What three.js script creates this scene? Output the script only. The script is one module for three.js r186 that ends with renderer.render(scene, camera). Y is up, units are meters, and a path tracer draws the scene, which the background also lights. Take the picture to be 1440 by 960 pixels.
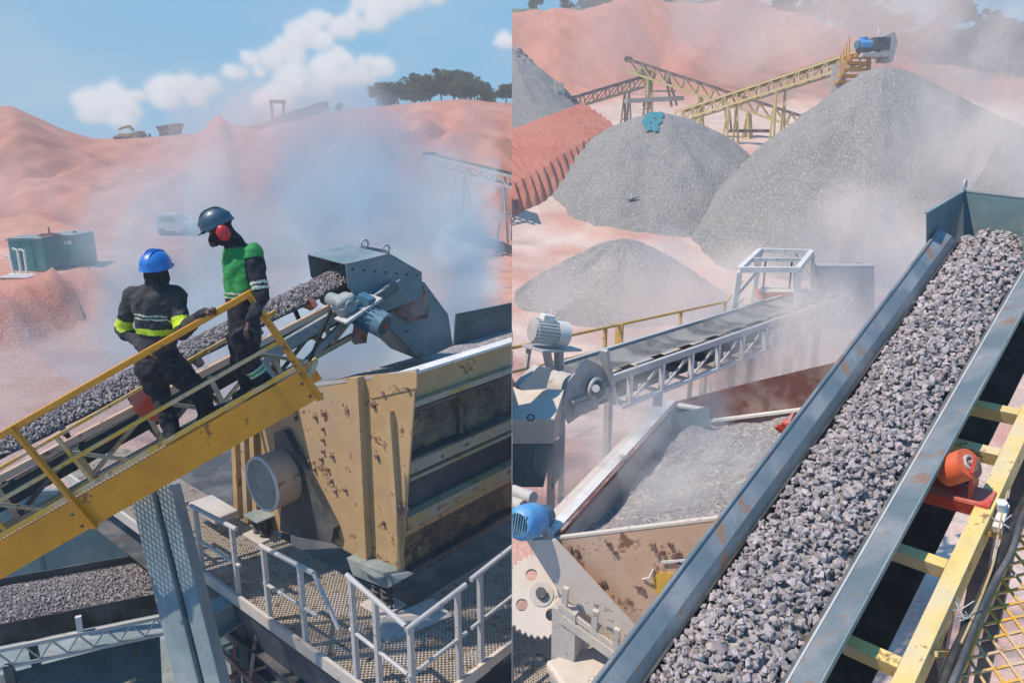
import * as THREE from 'three';
import { mergeGeometries, mergeVertices, toCreasedNormals } from 'three/addons/utils/BufferGeometryUtils.js';
import { ConvexGeometry } from 'three/addons/geometries/ConvexGeometry.js';
import { RoundedBoxGeometry } from 'three/addons/geometries/RoundedBoxGeometry.js';

// ---------------------------------------------------------------- camera, sky, sun, exposure
const scene = new THREE.Scene();
const PITCH = THREE.MathUtils.degToRad(15), FOV = 50, CAMY = 10;
const camera = new THREE.PerspectiveCamera(FOV, 1440 / 960, 0.1, 3000);
camera.position.set(0, CAMY, 0);
camera.rotation.set(-PITCH, 0, 0);
scene.add(camera);
const renderer = new THREE.WebGLRenderer({ antialias: true });
renderer.toneMapping = THREE.LinearToneMapping;
renderer.toneMappingExposure = 1.22;
renderer.shadowMap.enabled = true;
const SUN = new THREE.Vector3(-0.52, 0.84, 0.12).normalize();
const sun = new THREE.DirectionalLight(new THREE.Color(1.0, 0.88, 0.73), 4.6);
sun.position.copy(SUN).multiplyScalar(200);
sun.castShadow = true; sun.shadow.radius = 1.5;
Object.assign(sun.shadow.camera, { left: -150, right: 150, top: 150, bottom: -150, near: 1, far: 500 });
scene.add(sun, sun.target);
scene.fog = new THREE.FogExp2(new THREE.Color(1.0, 0.93, 0.88), 0.0026);

// ---------------------------------------------------------------- random numbers and noise
let seedState = 12345;
const rnd = () => { seedState |= 0; seedState = (seedState + 0x6D2B79F5) | 0; let t = Math.imul(seedState ^ (seedState >>> 15), 1 | seedState); t = (t + Math.imul(t ^ (t >>> 7), 61 | t)) ^ t; return ((t ^ (t >>> 14)) >>> 0) / 4294967296; };
const rr = (a, b) => a + (b - a) * rnd();
const hash = (x, y, z) => { let h = Math.imul(x, 374761393) ^ Math.imul(y, 668265263) ^ Math.imul(z, 1274126177); h = Math.imul(h ^ (h >>> 13), 1274126177); return ((h ^ (h >>> 16)) >>> 0) / 4294967296; };
const sm = (t) => t * t * (3 - 2 * t);
const lerp = (a, b, t) => a + (b - a) * t;
const clamp = (x, a = 0, b = 1) => Math.min(b, Math.max(a, x));
const sstep = (a, b, x) => sm(clamp((x - a) / (b - a)));
function vn(x, y, s = 0, per = 0) {                      // value noise, periodic when per > 0
  const ix = Math.floor(x), iy = Math.floor(y), fx = sm(x - ix), fy = sm(y - iy), m = (k) => (per ? ((k % per) + per) % per : k);
  const x0 = m(ix), x1 = m(ix + 1), y0 = m(iy), y1 = m(iy + 1);
  return lerp(lerp(hash(x0, y0, s), hash(x1, y0, s), fx), lerp(hash(x0, y1, s), hash(x1, y1, s), fx), fy);
}
function fbm(x, y, s = 0, oct = 4, per = 0) { let v = 0, a = 0.5, n = 0; for (let i = 0; i < oct; i++) { v += a * vn(x, y, s + i * 17, per); n += a; a *= 0.5; x *= 2; y *= 2; per *= 2; } return v / n; }
function n3(x, y, z, s = 0) { const iz = Math.floor(z), f = sm(z - iz); return lerp(vn(x + iz * 37.1, y + iz * 11.7, s), vn(x + (iz + 1) * 37.1, y + (iz + 1) * 11.7, s), f); }

// sky: clear blue, paler towards the horizon, with fair-weather cumulus all round
{
  const wrap = (x) => x - Math.round(x / (2 * Math.PI)) * 2 * Math.PI, lobes = [];
  const bankOf = (a0, e0, a1, e1, w, n) => { for (let i = 0; i < n; i++) { const t = rnd(); lobes.push([-Math.PI / 2 + lerp(a0, a1, t) + rr(-1, 1) * w * 0.9, lerp(e0, e1, t) + rr(-0.35, 0.45) * w, w * rr(0.4, 0.95), rr(0.85, 1)]); } };
  bankOf(-0.5, 0.035, -0.385, 0.065, 0.026, 26); bankOf(-0.33, 0.09, -0.19, 0.15, 0.024, 34); bankOf(-0.31, 0.055, -0.17, 0.105, 0.027, 34); bankOf(-0.18, 0.165, -0.03, 0.22, 0.034, 34); bankOf(-0.015, 0.12, 0.07, 0.125, 0.017, 12);
  for (let k = 0; k < 13; k++) { const a0 = 0.25 + k * 0.43, e0 = rr(0.04, 0.22); bankOf(a0, e0, a0 + rr(0.1, 0.2), e0 + rr(0.02, 0.06), rr(0.02, 0.034), 26); }
  const W = 1536, H = 768, data = new Float32Array(W * H * 4);
  for (let j = 0; j < H; j++) {
    const el = ((j + 0.5) / H - 0.5) * Math.PI, y = Math.sin(el), ce = Math.cos(el);
    for (let i = 0; i < W; i++) {
      const az = ((i + 0.5) / W - 0.5) * 2 * Math.PI, x = Math.cos(az) * ce, z = Math.sin(az) * ce;
      const t = Math.pow(clamp(y, 0, 1), 0.55);
      let r = lerp(0.24, 0.025, sstep(0, 0.62, t)), g = lerp(0.48, 0.26, sstep(0.1, 0.85, t)), b = lerp(0.74, 0.66, t);
      // cumulus: cauliflower heaps of many lobes with frayed edges, in banks that climb to one side
      let al = 0, shade = 0; const fr = (fbm(az * 46, el * 60, 9, 5) - 0.5) * 0.9, fr2 = (fbm(az * 150, el * 170, 29, 3) - 0.5) * 0.35;
      if (el > 0 && el < 0.5) for (const [ca, ce2, cr, tone] of lobes) { const dx = wrap(az - ca), dy = (el - ce2) * (el < ce2 ? 1.7 : 1.15); if (Math.abs(dx) > cr * 1.5) continue; const q = 1 - Math.sqrt(dx * dx + dy * dy) / cr + (fr + fr2) * 0.95; const o = sm(clamp(q * 2.1)); if (o > al) al = o; const lit = clamp(0.62 + dy / cr * 0.5 - dx / cr * 0.18 + fr * 0.25); shade = Math.max(shade, o * lit * tone); }
      const cl = 0.6 + 0.34 * shade / Math.max(al, 0.01);
      const wisp = 0.4 * sstep(0.4, 0.85, fbm(az * 7, el * 16, 31, 5)) * sstep(0.4, 0.05, el);
      r = lerp(r, 0.56, wisp); g = lerp(g, 0.6, wisp); b = lerp(b, 0.66, wisp);
      al *= sstep(0, 0.03, el) * 0.94;
      r = lerp(r, cl * 0.95, al); g = lerp(g, cl * 0.94, al); b = lerp(b, cl * 0.98, al);
      const k = (j * W + i) * 4; data[k] = r; data[k + 1] = g; data[k + 2] = b; data[k + 3] = 1;
    }
  }
  const t = new THREE.DataTexture(data, W, H, THREE.RGBAFormat, THREE.FloatType);
  t.mapping = THREE.EquirectangularReflectionMapping; t.magFilter = t.minFilter = THREE.LinearFilter; t.needsUpdate = true;
  scene.background = t; scene.environment = t;
}

// ---------------------------------------------------------------- measuring helpers
const V = (x, y, z) => new THREE.Vector3(x, y, z);
const CAM = V(0, CAMY, 0), FW = V(0, -Math.sin(PITCH), -Math.cos(PITCH)), UPC = V(0, Math.cos(PITCH), -Math.sin(PITCH)), UP = V(0, 1, 0);
const FPX = 480 / Math.tan(THREE.MathUtils.degToRad(FOV / 2));
const ray = (px, py) => FW.clone().add(V((px - 720) / FPX, 0, 0)).addScaledVector(UPC, -(py - 480) / FPX);
const at = (px, py, d) => CAM.clone().addScaledVector(ray(px, py), d);
const hitY = (px, py, y) => { const r = ray(px, py); return CAM.clone().addScaledVector(r, (y - CAMY) / r.y); };
const hitP = (px, py, p0, n) => { const r = ray(px, py); return CAM.clone().addScaledVector(r, p0.clone().sub(CAM).dot(n) / r.dot(n)); };
const hitZ = (px, py, dist) => { const r = ray(px, py); return CAM.clone().addScaledVector(r, -dist / r.z); };
const add = (p, ...vs) => { const o = p.clone(); for (let i = 0; i < vs.length; i += 2) o.addScaledVector(vs[i], vs[i + 1]); return o; };
const mix3 = (a, b, t) => a.clone().lerp(b, t);
const unit = (a, b) => b.clone().sub(a).normalize();

// ---------------------------------------------------------------- materials
const s8 = (c) => Math.round(255 * clamp(c <= 0.0031308 ? c * 12.92 : 1.055 * Math.pow(c, 1 / 2.4) - 0.055));
function tex(size, fn, srgb) {
  const d = new Uint8Array(size * size * 4);
  for (let j = 0; j < size; j++) for (let i = 0; i < size; i++) { const c = fn(i / size, j / size), k = (j * size + i) * 4; for (let q = 0; q < 3; q++) d[k + q] = srgb ? s8(c[q]) : Math.round(255 * clamp(c[q])); d[k + 3] = 255; }
  const t = new THREE.DataTexture(d, size, size, THREE.RGBAFormat);
  t.wrapS = t.wrapT = THREE.RepeatWrapping; t.magFilter = THREE.LinearFilter; t.minFilter = THREE.LinearMipmapLinearFilter; t.generateMipmaps = true;
  if (srgb) t.colorSpace = THREE.SRGBColorSpace;
  t.needsUpdate = true; return t;
}
const m3 = (a, b, t) => [lerp(a[0], b[0], t), lerp(a[1], b[1], t), lerp(a[2], b[2], t)];
const bumpFine = tex(256, (u, v) => { const n = fbm(u * 16, v * 16, 3, 4, 16); return [n, n, n]; });
const bumpGrit = tex(256, (u, v) => { const n = 0.6 * vn(u * 64, v * 64, 8, 64) + 0.4 * vn(u * 128, v * 128, 9, 128); return [n, n, n]; });
const scaled = (t, m) => { const c = t.clone(); c.repeat.set(1 / m, 1 / m); c.needsUpdate = true; return c; };
let matSeed = 100;
// painted or bare steel: a base colour, settled rock dust in patches, scuffs and rust flecks
function steel({ base, dust = [0.36, 0.33, 0.31], dustAmt = 0.35, rust = [0.13, 0.055, 0.025], rustAmt = 0.12, size = 1.6, rough = 0.6, metal = 0, bump = 0.0015, px = 256 }) {
  const s = (matSeed += 40);
  const map = tex(px, (u, v) => {
    const big = fbm(u * 4, v * 4, s, 5, 4), mid = fbm(u * 12, v * 12, s + 7, 4, 12), fine = vn(u * 96, v * 96, s + 11, 96), st = fbm(u * 24, v * 5, s + 13, 4, 120);
    let c = base.map((x) => x * (0.82 + 0.36 * mid));
    c = m3(c, dust, clamp((big - 0.62 + dustAmt * 0.5) * 3.2) * (0.55 + 0.45 * fine) * clamp(dustAmt * 1.9));
    c = m3(c, dust, clamp((st - 0.6) * 4) * dustAmt * 0.6);
    c = m3(c, rust, clamp((mid + 0.25 * fine - 0.98 + rustAmt) * 7) * 0.85);
    c = m3(c, rust, clamp((vn(u * 40, v * 40, s + 19, 40) - 0.97 + rustAmt * 0.12) * 30) * 0.7);
    return c;
  }, true);
  map.repeat.set(1 / size, 1 / size);
  const m = new THREE.MeshStandardMaterial({ map, roughness: rough, metalness: metal, bumpMap: scaled(bumpFine, 0.5), bumpScale: bump });
  return m;
}
// earth, gravel, rock: three tones of grain and blotches
function earth({ a, b, c, size = 3, grain = 64, rough = 0.95, bump = 0.02, px = 512, blotch = 0.5, calm = 0 }) {
  const s = (matSeed += 40);
  const map = tex(px, (u, v) => {
    const big = fbm(u * 5, v * 5, s, 5, 5), g = vn(u * grain, v * grain, s + 5, grain), g2 = vn(u * grain * 2, v * grain * 2, s + 6, grain * 2);
    let o = m3(a, b, clamp((big - 0.5) * 2.2 * blotch + 0.5));
    o = m3(o, c, clamp((g * 0.6 + g2 * 0.4 - 0.5) * 3) * (1 - calm * 0.6));
    return o.map((x) => x * (1 + (0.5 * g + 0.5 * g2 - 0.5) * 0.56 * (1 - calm)));
  }, true);
  map.repeat.set(1 / size, 1 / size);
  const bm = tex(256, (u, v) => { const n = 0.45 * vn(u * grain, v * grain, s + 5, grain) + 0.3 * vn(u * grain * 2, v * grain * 2, s + 6, grain * 2) + 0.25 * fbm(u * 6, v * 6, s, 4, 6); return [n, n, n]; });
  bm.repeat.set(1 / size, 1 / size);
  return new THREE.MeshStandardMaterial({ map, roughness: rough, bumpMap: bm, bumpScale: bump });
}
const plain = (r, g, b, rough = 0.6, metal = 0) => new THREE.MeshStandardMaterial({ color: new THREE.Color().setRGB(r, g, b), roughness: rough, metalness: metal, bumpMap: scaled(bumpGrit, 0.4), bumpScale: 0.0008 });
const M = {
  yellow: steel({ base: [0.62, 0.25, 0.004], dust: [0.4, 0.26, 0.1], dustAmt: 0.14, rustAmt: 0.1, rough: 0.5, size: 2.2 }),
  paleYellow: steel({ base: [0.68, 0.5, 0.17], dust: [0.56, 0.5, 0.4], dustAmt: 0.5, rustAmt: 0.16, rough: 0.6, size: 1.1 }),
  railYellow: steel({ base: [0.62, 0.34, 0.03], dust: [0.5, 0.42, 0.34], dustAmt: 0.45, rustAmt: 0.18, rough: 0.6, size: 0.9 }),
  trussTan: steel({ base: [0.42, 0.29, 0.11], dust: [0.4, 0.35, 0.3], dustAmt: 0.6, rustAmt: 0.2, rough: 0.75, size: 0.9 }),
  tan: steel({ base: [0.46, 0.3, 0.15], dust: [0.42, 0.34, 0.26], dustAmt: 0.34, rustAmt: 0.17, rough: 0.62, size: 2.4, px: 512 }),
  tanPink: steel({ base: [0.52, 0.33, 0.22], dust: [0.5, 0.4, 0.35], dustAmt: 0.4, rustAmt: 0.16, rough: 0.7, size: 2.4, px: 512 }),
  teal: steel({ base: [0.13, 0.2, 0.215], dust: [0.3, 0.31, 0.31], dustAmt: 0.4, rustAmt: 0.1, rough: 0.55, size: 1.8, px: 512 }),
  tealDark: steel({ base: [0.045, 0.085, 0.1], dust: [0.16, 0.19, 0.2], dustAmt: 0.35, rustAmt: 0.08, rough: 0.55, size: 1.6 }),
  skirt: steel({ base: [0.15, 0.19, 0.21], dust: [0.38, 0.36, 0.35], dustAmt: 0.45, rust: [0.3, 0.17, 0.1], rustAmt: 0.2, rough: 0.42, metal: 0.25, size: 1.3, px: 512 }),
  column: steel({ base: [0.18, 0.225, 0.235], dust: [0.4, 0.4, 0.39], dustAmt: 0.4, rustAmt: 0.1, rough: 0.6, size: 1.4 }),
  galv: steel({ base: [0.42, 0.42, 0.42], dust: [0.5, 0.46, 0.44], dustAmt: 0.5, rustAmt: 0.12, rough: 0.65, metal: 0.1, size: 0.9 }),
  dusty: steel({ base: [0.34, 0.33, 0.32], dust: [0.52, 0.46, 0.42], dustAmt: 0.8, rustAmt: 0.1, rough: 0.85, size: 1.4 }),
  cream: steel({ base: [0.58, 0.51, 0.43], dust: [0.56, 0.48, 0.43], dustAmt: 0.55, rustAmt: 0.1, rough: 0.75, size: 1.2 }),
  white: steel({ base: [0.66, 0.64, 0.61], dust: [0.58, 0.52, 0.48], dustAmt: 0.4, rustAmt: 0.1, rough: 0.6, size: 1.2 }),
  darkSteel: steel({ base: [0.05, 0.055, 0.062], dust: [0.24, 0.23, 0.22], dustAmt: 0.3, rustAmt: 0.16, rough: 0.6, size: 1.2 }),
  navySteel: steel({ base: [0.035, 0.05, 0.075], dust: [0.16, 0.17, 0.19], dustAmt: 0.35, rustAmt: 0.08, rough: 0.6, size: 1.5 }),
  meshTan: steel({ base: [0.4, 0.33, 0.25], dust: [0.44, 0.4, 0.37], dustAmt: 0.6, rustAmt: 0.25, rough: 0.85, size: 0.8 }),
  rubber: steel({ base: [0.014, 0.015, 0.017], dust: [0.13, 0.125, 0.12], dustAmt: 0.3, rustAmt: 0, rough: 0.85, size: 1.1 }),
  greyBelt: steel({ base: [0.1, 0.1, 0.1], dust: [0.3, 0.28, 0.26], dustAmt: 0.6, rustAmt: 0, rough: 0.9, size: 1.2 }),
  red: steel({ base: [0.5, 0.04, 0.02], dust: [0.5, 0.28, 0.22], dustAmt: 0.32, rustAmt: 0.1, rough: 0.5, size: 0.7 }),
  redOrange: steel({ base: [0.72, 0.12, 0.04], dust: [0.6, 0.36, 0.28], dustAmt: 0.28, rustAmt: 0.08, rough: 0.5, size: 0.6 }),
  maroon: steel({ base: [0.15, 0.055, 0.045], dust: [0.36, 0.27, 0.25], dustAmt: 0.5, rustAmt: 0.25, rough: 0.8, size: 1.4 }),
  motorBlue: steel({ base: [0.045, 0.16, 0.23], dust: [0.28, 0.3, 0.31], dustAmt: 0.35, rustAmt: 0.05, rough: 0.5, size: 0.6 }),
  skyBlue: steel({ base: [0.05, 0.3, 0.62], dust: [0.5, 0.48, 0.46], dustAmt: 0.25, rustAmt: 0.03, rough: 0.5, size: 0.6 }),
  tankTeal: steel({ base: [0.045, 0.25, 0.26], dust: [0.4, 0.36, 0.34], dustAmt: 0.25, rustAmt: 0.06, rough: 0.5, size: 3 }),
  sieveStain: steel({ base: [0.3, 0.22, 0.13], dust: [0.045, 0.045, 0.05], dustAmt: 0.75, rust: [0.03, 0.03, 0.034], rustAmt: 0.3, rough: 0.7, size: 1.5, px: 512 }),
  stone: earth({ a: [0.37, 0.32, 0.315], b: [0.45, 0.395, 0.385], c: [0.5, 0.44, 0.43], size: 0.4, grain: 32, bump: 0.002, px: 256 }),
  gravel: earth({ a: [0.19, 0.185, 0.18], b: [0.26, 0.24, 0.23], c: [0.34, 0.315, 0.3], size: 11, grain: 160, bump: 0.09, px: 1024, blotch: 0.7 }),
  gravelFine: earth({ a: [0.2, 0.19, 0.19], b: [0.28, 0.255, 0.25], c: [0.36, 0.33, 0.31], size: 2.2, grain: 64, bump: 0.02 }),
  soilRed: earth({ a: [0.4, 0.13, 0.09], b: [0.47, 0.18, 0.13], c: [0.48, 0.2, 0.15], size: 8, grain: 96, bump: 0.05, px: 1024, blotch: 1, calm: 0.5 }),
  soilLeft: earth({ a: [0.41, 0.155, 0.11], b: [0.49, 0.21, 0.15], c: [0.5, 0.24, 0.185], size: 9, grain: 128, bump: 0.05, px: 1024, blotch: 1, calm: 0.6 }),
  soilPale: earth({ a: [0.62, 0.47, 0.4], b: [0.54, 0.38, 0.31], c: [0.64, 0.52, 0.46], size: 9, grain: 128, bump: 0.04, px: 1024, blotch: 1.2, calm: 0.6 }),
};
const leafMats = [[0.05, 0.075, 0.03], [0.065, 0.085, 0.04], [0.045, 0.062, 0.032]].map((c) => new THREE.MeshPhysicalMaterial({ color: new THREE.Color().setRGB(...c), roughness: 0.85, side: THREE.DoubleSide, transmission: 0.3, thickness: 0 }));
const barkMat = plain(0.12, 0.09, 0.07, 0.95);

// ---------------------------------------------------------------- building helpers
let SIDE = -1;   // the photograph is two places side by side: the left place is built at x < 0 and the right one at x > 0
const taken = {};
function numbered(n) { const k = (taken[n] = (taken[n] ?? -1) + 1); return k ? n + '_' + String(k).padStart(3, '0') : n; }
function boxUV(g) {
  const p = g.attributes.position, n = p.count, uv = new Float32Array(n * 2), a = V(), b = V(), c = V(), e = V(), f = V(), off = hash(n, Math.round(p.getX(0) * 100), 7) * 7;
  for (let i = 0; i < n; i += 3) {
    a.fromBufferAttribute(p, i); b.fromBufferAttribute(p, i + 1); c.fromBufferAttribute(p, i + 2);
    e.subVectors(b, a).cross(f.subVectors(c, a));
    const x = Math.abs(e.x), y = Math.abs(e.y), z = Math.abs(e.z);
    [a, b, c].forEach((q, k) => { const o = (i + k) * 2; if (y >= x && y >= z) { uv[o] = q.x + off; uv[o + 1] = q.z; } else if (x >= z) { uv[o] = q.z + off; uv[o + 1] = q.y; } else { uv[o] = q.x + off; uv[o + 1] = q.y; } });
  }
  g.setAttribute('uv', new THREE.BufferAttribute(uv, 2));
}
function clipX(g, side) {          // cut a world-space geometry at the plane x = 0, keep the side asked for
  g.computeBoundingBox();
  const lo = g.boundingBox.min.x * side, hi = g.boundingBox.max.x * side, E = 0.003;
  if (Math.min(lo, hi) >= E) return g;
  if (Math.max(lo, hi) <= E) return null;
  const P = g.attributes.position, N = g.attributes.normal, pos = [], nor = [];
  const vert = (i) => [P.getX(i), P.getY(i), P.getZ(i), N.getX(i), N.getY(i), N.getZ(i)];
  for (let i = 0; i < P.count; i += 3) {
    const tri = [vert(i), vert(i + 1), vert(i + 2)], out = [];
    for (let k = 0; k < 3; k++) {
      const a = tri[k], b = tri[(k + 1) % 3], da = a[0] * side - E, db = b[0] * side - E;
      if (da >= 0) out.push(a);
      if ((da >= 0) !== (db >= 0)) { const t = da / (da - db); out.push(a.map((x, q) => x + (b[q] - x) * t)); }
    }
    for (let k = 1; k + 1 < out.length; k++) for (const q of [out[0], out[k], out[k + 1]]) { pos.push(q[0], q[1], q[2]); nor.push(q[3], q[4], q[5]); }
  }
  if (!pos.length) return null;
  const r = new THREE.BufferGeometry();
  r.setAttribute('position', new THREE.Float32BufferAttribute(pos, 3)); r.setAttribute('normal', new THREE.Float32BufferAttribute(nor, 3));
  return r;
}
function prep(geoms, keepUV) {
  const list = (Array.isArray(geoms) ? geoms : [geoms]).map((g) => { let q = g.index ? g.toNonIndexed() : g.clone(); if (!q.attributes.normal) q.computeVertexNormals(); for (const k of Object.keys(q.attributes)) if (k !== 'position' && k !== 'normal' && !(k === 'uv' && keepUV) && k !== 'color') q.deleteAttribute(k); return q; });
  return list.length > 1 ? mergeGeometries(list) : list[0];
}
// geoms are in world coordinates; the mesh hangs under its thing, whose group stands at the thing's base
function part(name, geoms, m, parent, opt = {}) {
  let g = prep(geoms, opt.keepUV);
  if (!opt.free) g = opt.keepUV ? g : clipX(g, SIDE);
  if (!g) return null;
  if (!opt.keepUV) boxUV(g);
  const o = new THREE.Mesh(g, m); o.name = name; o.castShadow = o.receiveShadow = true;
  const root = parent.userData.base ?? parent.parent?.userData.base;
  const b = parent.baseAt ?? parent.parent?.baseAt;
  if (b) g.translate(-b.x, -b.y, -b.z);
  parent.add(o);
  if (opt.label) o.userData.label = opt.label;
  if (opt.kind) o.userData.kind = opt.kind;
  return o;
}
function thing(name, label, category, base, group) {
  const o = new THREE.Group(); o.name = numbered(name); o.position.copy(base); o.baseAt = base.clone(); o.userData = { label, category };
  if (group) o.userData.group = group;
  scene.add(o); return o;
}
function struct(name, geoms, m, label, kind = 'structure', category = 'ground') {
  const g = prep(geoms); boxUV(g);
  const o = new THREE.Mesh(g, m); o.name = numbered(name); o.castShadow = o.receiveShadow = true; o.userData = { kind, label, category };
  scene.add(o); return o;
}
function frameM(x, y, z, o) { return new THREE.Matrix4().makeBasis(x, y, z).setPosition(o); }
// a straight bar of section w (across) by h (along up) from a to b
function bar(a, b, w, h = w, up = UP, rad = 0) {
  const z = unit(a, b); let x = up.clone().cross(z); if (x.lengthSq() < 1e-6) x = V(1, 0, 0).cross(z); x.normalize(); const y = z.clone().cross(x);
  const L = a.distanceTo(b), g = rad ? new RoundedBoxGeometry(w, h, L, 1, rad) : new THREE.BoxGeometry(w, h, L);
  return g.applyMatrix4(frameM(x, y, z, mix3(a, b, 0.5)));
}
// rolled sections made of plates: C channel, I beam, L angle
function section(kind, a, b, w, h, t, up = UP) {
  const z = unit(a, b), x = up.clone().cross(z).normalize(), y = z.clone().cross(x), O = (p, dx, dy) => add(p, x, dx, y, dy), B = (dx, dy, ww, hh) => bar(O(a, dx, dy), O(b, dx, dy), ww, hh, up);
  if (kind === 'I') return [B(0, h / 2 - t / 2, w, t), B(0, -h / 2 + t / 2, w, t), B(0, 0, t, h - 2 * t)];
  if (kind === 'C') return [B(0, h / 2 - t / 2, w, t), B(0, -h / 2 + t / 2, w, t), B(-w / 2 + t / 2, 0, t, h - 2 * t)];
  return [B(0, h / 2 - t / 2, w, t), B(-w / 2 + t / 2, -t / 2, t, h - t)];
}
function tube(a, b, r, seg = 10) { const z = unit(a, b), g = new THREE.CylinderGeometry(r, r, a.distanceTo(b), seg); return g.applyQuaternion(new THREE.Quaternion().setFromUnitVectors(UP, z)).translate(...mix3(a, b, 0.5).toArray()); }
function pipe(pts, r, seg = 8, tension = 0) { return new THREE.TubeGeometry(new THREE.CatmullRomCurve3(pts, false, 'catmullrom', tension), pts.length * 6, r, seg, false); }
// a flat plate with the corners pts (coplanar, any order round), thickness t towards -normal
function plate(pts, t, n) {
  const o = pts[0], nn = n ? n.clone().normalize() : pts[1].clone().sub(o).cross(pts[2].clone().sub(o)).normalize();
  const x = pts[1].clone().sub(o); x.addScaledVector(nn, -x.dot(nn)).normalize(); const y = nn.clone().cross(x);
  const s = new THREE.Shape(pts.map((p) => { const q = p.clone().sub(o); return new THREE.Vector2(q.dot(x), q.dot(y)); }));
  return new THREE.ExtrudeGeometry(s, { depth: t, bevelEnabled: false }).applyMatrix4(frameM(x, y, nn, add(o, nn, -t)));
}
// a solid between polygon pts and the same polygon moved by vec
const prism = (pts, vec) => { const n = vec.clone().normalize(); return plate(pts.map((p) => p.clone().add(vec)), vec.length(), n); };
function bolt(p, n, r = 0.02, h = 0.015) { return new THREE.CylinderGeometry(r, r, h, 6).applyQuaternion(new THREE.Quaternion().setFromUnitVectors(UP, n)).translate(p.x + n.x * h / 2, p.y + n.y * h / 2, p.z + n.z * h / 2); }
function coil(p, h, r, wire, turns) { const pts = []; for (let i = 0; i <= turns * 12; i++) { const a = i / 12 * 2 * Math.PI; pts.push(V(p.x + Math.cos(a) * r, p.y + h * i / (turns * 12), p.z + Math.sin(a) * r)); } return new THREE.TubeGeometry(new THREE.CatmullRomCurve3(pts), turns * 14, wire, 6, false); }
// strands of expanded metal over the parallelogram o + s*e1 + t*e2 (unit vectors), s < l1, t < l2: one zigzag strand per pair of rows
function strands(o, e1, e2, l1, l2, c1, c2, w, t, tiltN) {
  const n = (tiltN ?? e1.clone().cross(e2)).clone().normalize(), out = [];
  for (let r = 0; r * c2 < l2; r++) {
    const gs = [];
    for (let k = 0; k * c1 / 2 < l1 - 1e-6; k++) {
      const s0 = k * c1 / 2, s1 = Math.min(l1, s0 + c1 / 2), y0 = r * c2 + (k % 2 ? c2 : 0), y1 = r * c2 + (k % 2 ? 0 : c2);
      if (Math.max(y0, y1) > l2 + 1e-6) continue;
      gs.push(bar(add(o, e1, s0, e2, y0), add(o, e1, s1, e2, y1), w, t, n));
    }
    const flip = []; // the facing half of the diamonds
    for (let k = 0; k * c1 / 2 < l1 - 1e-6; k++) {
      const s0 = k * c1 / 2, s1 = Math.min(l1, s0 + c1 / 2), y0 = r * c2 + (k % 2 ? 0 : c2), y1 = r * c2 + (k % 2 ? c2 : 0);
      if (Math.max(y0, y1) > l2 + 1e-6) continue;
      flip.push(bar(add(o, e1, s0, e2, y0, n, 0.0011), add(o, e1, s1, e2, y1, n, 0.0011), w, t, n));
    }
    out.push(gs, flip);
  }
  return out.filter((q) => q.length);
}
// crushed stones: angular convex lumps
const stoneShapes = []; for (let i = 0; i < 6; i++) { const pts = []; for (let k = 0; k < 11; k++) { const v = V(rr(-1, 1), rr(-1, 1), rr(-1, 1)).normalize().multiplyScalar(rr(0.75, 1)); pts.push(V(v.x, v.y * rr(0.55, 0.8), v.z * rr(0.7, 0.95))); } const g = new ConvexGeometry(pts); g.computeVertexNormals(); boxUV(g); stoneShapes.push(g); }
const q4 = new THREE.Quaternion(), e4 = new THREE.Euler();
const stoneMatrix = (p, r) => new THREE.Matrix4().compose(p, q4.setFromEuler(e4.set(rr(0, 6.3), rr(0, 6.3), rr(0, 6.3))).clone(), V(r * rr(0.75, 1.25), r * rr(0.75, 1.15), r * rr(0.75, 1.25)));
// thousands of stones as one mass
function stoneMass(name, list, m, parent, tone = [0.78, 1.2]) {
  const b = parent?.baseAt, by = stoneShapes.map(() => []);
  list.forEach((mm) => by[Math.floor(rnd() * by.length)].push(mm));
  const outs = [];
  by.forEach((ms, k) => {
    if (!ms.length) return;
    const im = new THREE.InstancedMesh(stoneShapes[k], m, ms.length), col = new THREE.Color();
    ms.forEach((mm, i) => { const q = mm.clone(); if (b) { q.elements[12] -= b.x; q.elements[13] -= b.y; q.elements[14] -= b.z; } im.setMatrixAt(i, q); const t = rr(...tone); im.setColorAt(i, col.setRGB(t, t * rr(0.96, 1.0), t * rr(0.96, 1.03))); });
    im.name = name; im.userData.kind = 'stuff'; im.castShadow = im.receiveShadow = true;
    (parent ?? scene).add(im); outs.push(im);
  });
  return outs;
}

// ================================================================ THE SETTING
const table = (t, x) => { if (x <= t[0][0]) return t[0][1]; for (let i = 1; i < t.length; i++) if (x <= t[i][0]) return lerp(t[i - 1][1], t[i][1], (x - t[i - 1][0]) / (t[i][0] - t[i - 1][0])); return t[t.length - 1][1]; };
function terrain(name, label, x0, x1, z0, z1, nx, nz, hf, cf, m) {
  const pos = [], col = [], idx = [], uv = [];
  for (let j = 0; j <= nz; j++) for (let i = 0; i <= nx; i++) { const x = lerp(x0, x1, i / nx), z = lerp(z0, z1, j / nz); pos.push(x, hf(x, -z), z); col.push(...cf(x, -z)); uv.push(x, z); }
  for (let j = 0; j < nz; j++) for (let i = 0; i < nx; i++) { const a = j * (nx + 1) + i, b = a + 1, c = a + nx + 1, d = c + 1; idx.push(a, b, c, b, d, c); }
  const g = new THREE.BufferGeometry();
  g.setAttribute('position', new THREE.Float32BufferAttribute(pos, 3)); g.setAttribute('color', new THREE.Float32BufferAttribute(col, 3)); g.setAttribute('uv', new THREE.Float32BufferAttribute(uv, 2)); g.setIndex(idx); g.computeVertexNormals();
  const mm = m.clone(); mm.vertexColors = true; mm.side = THREE.DoubleSide;
  const o = new THREE.Mesh(g, mm); o.name = name; o.castShadow = o.receiveShadow = true; o.userData = { kind: 'structure', label, category: 'terrain' };
  scene.add(o); return o;
}
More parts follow.
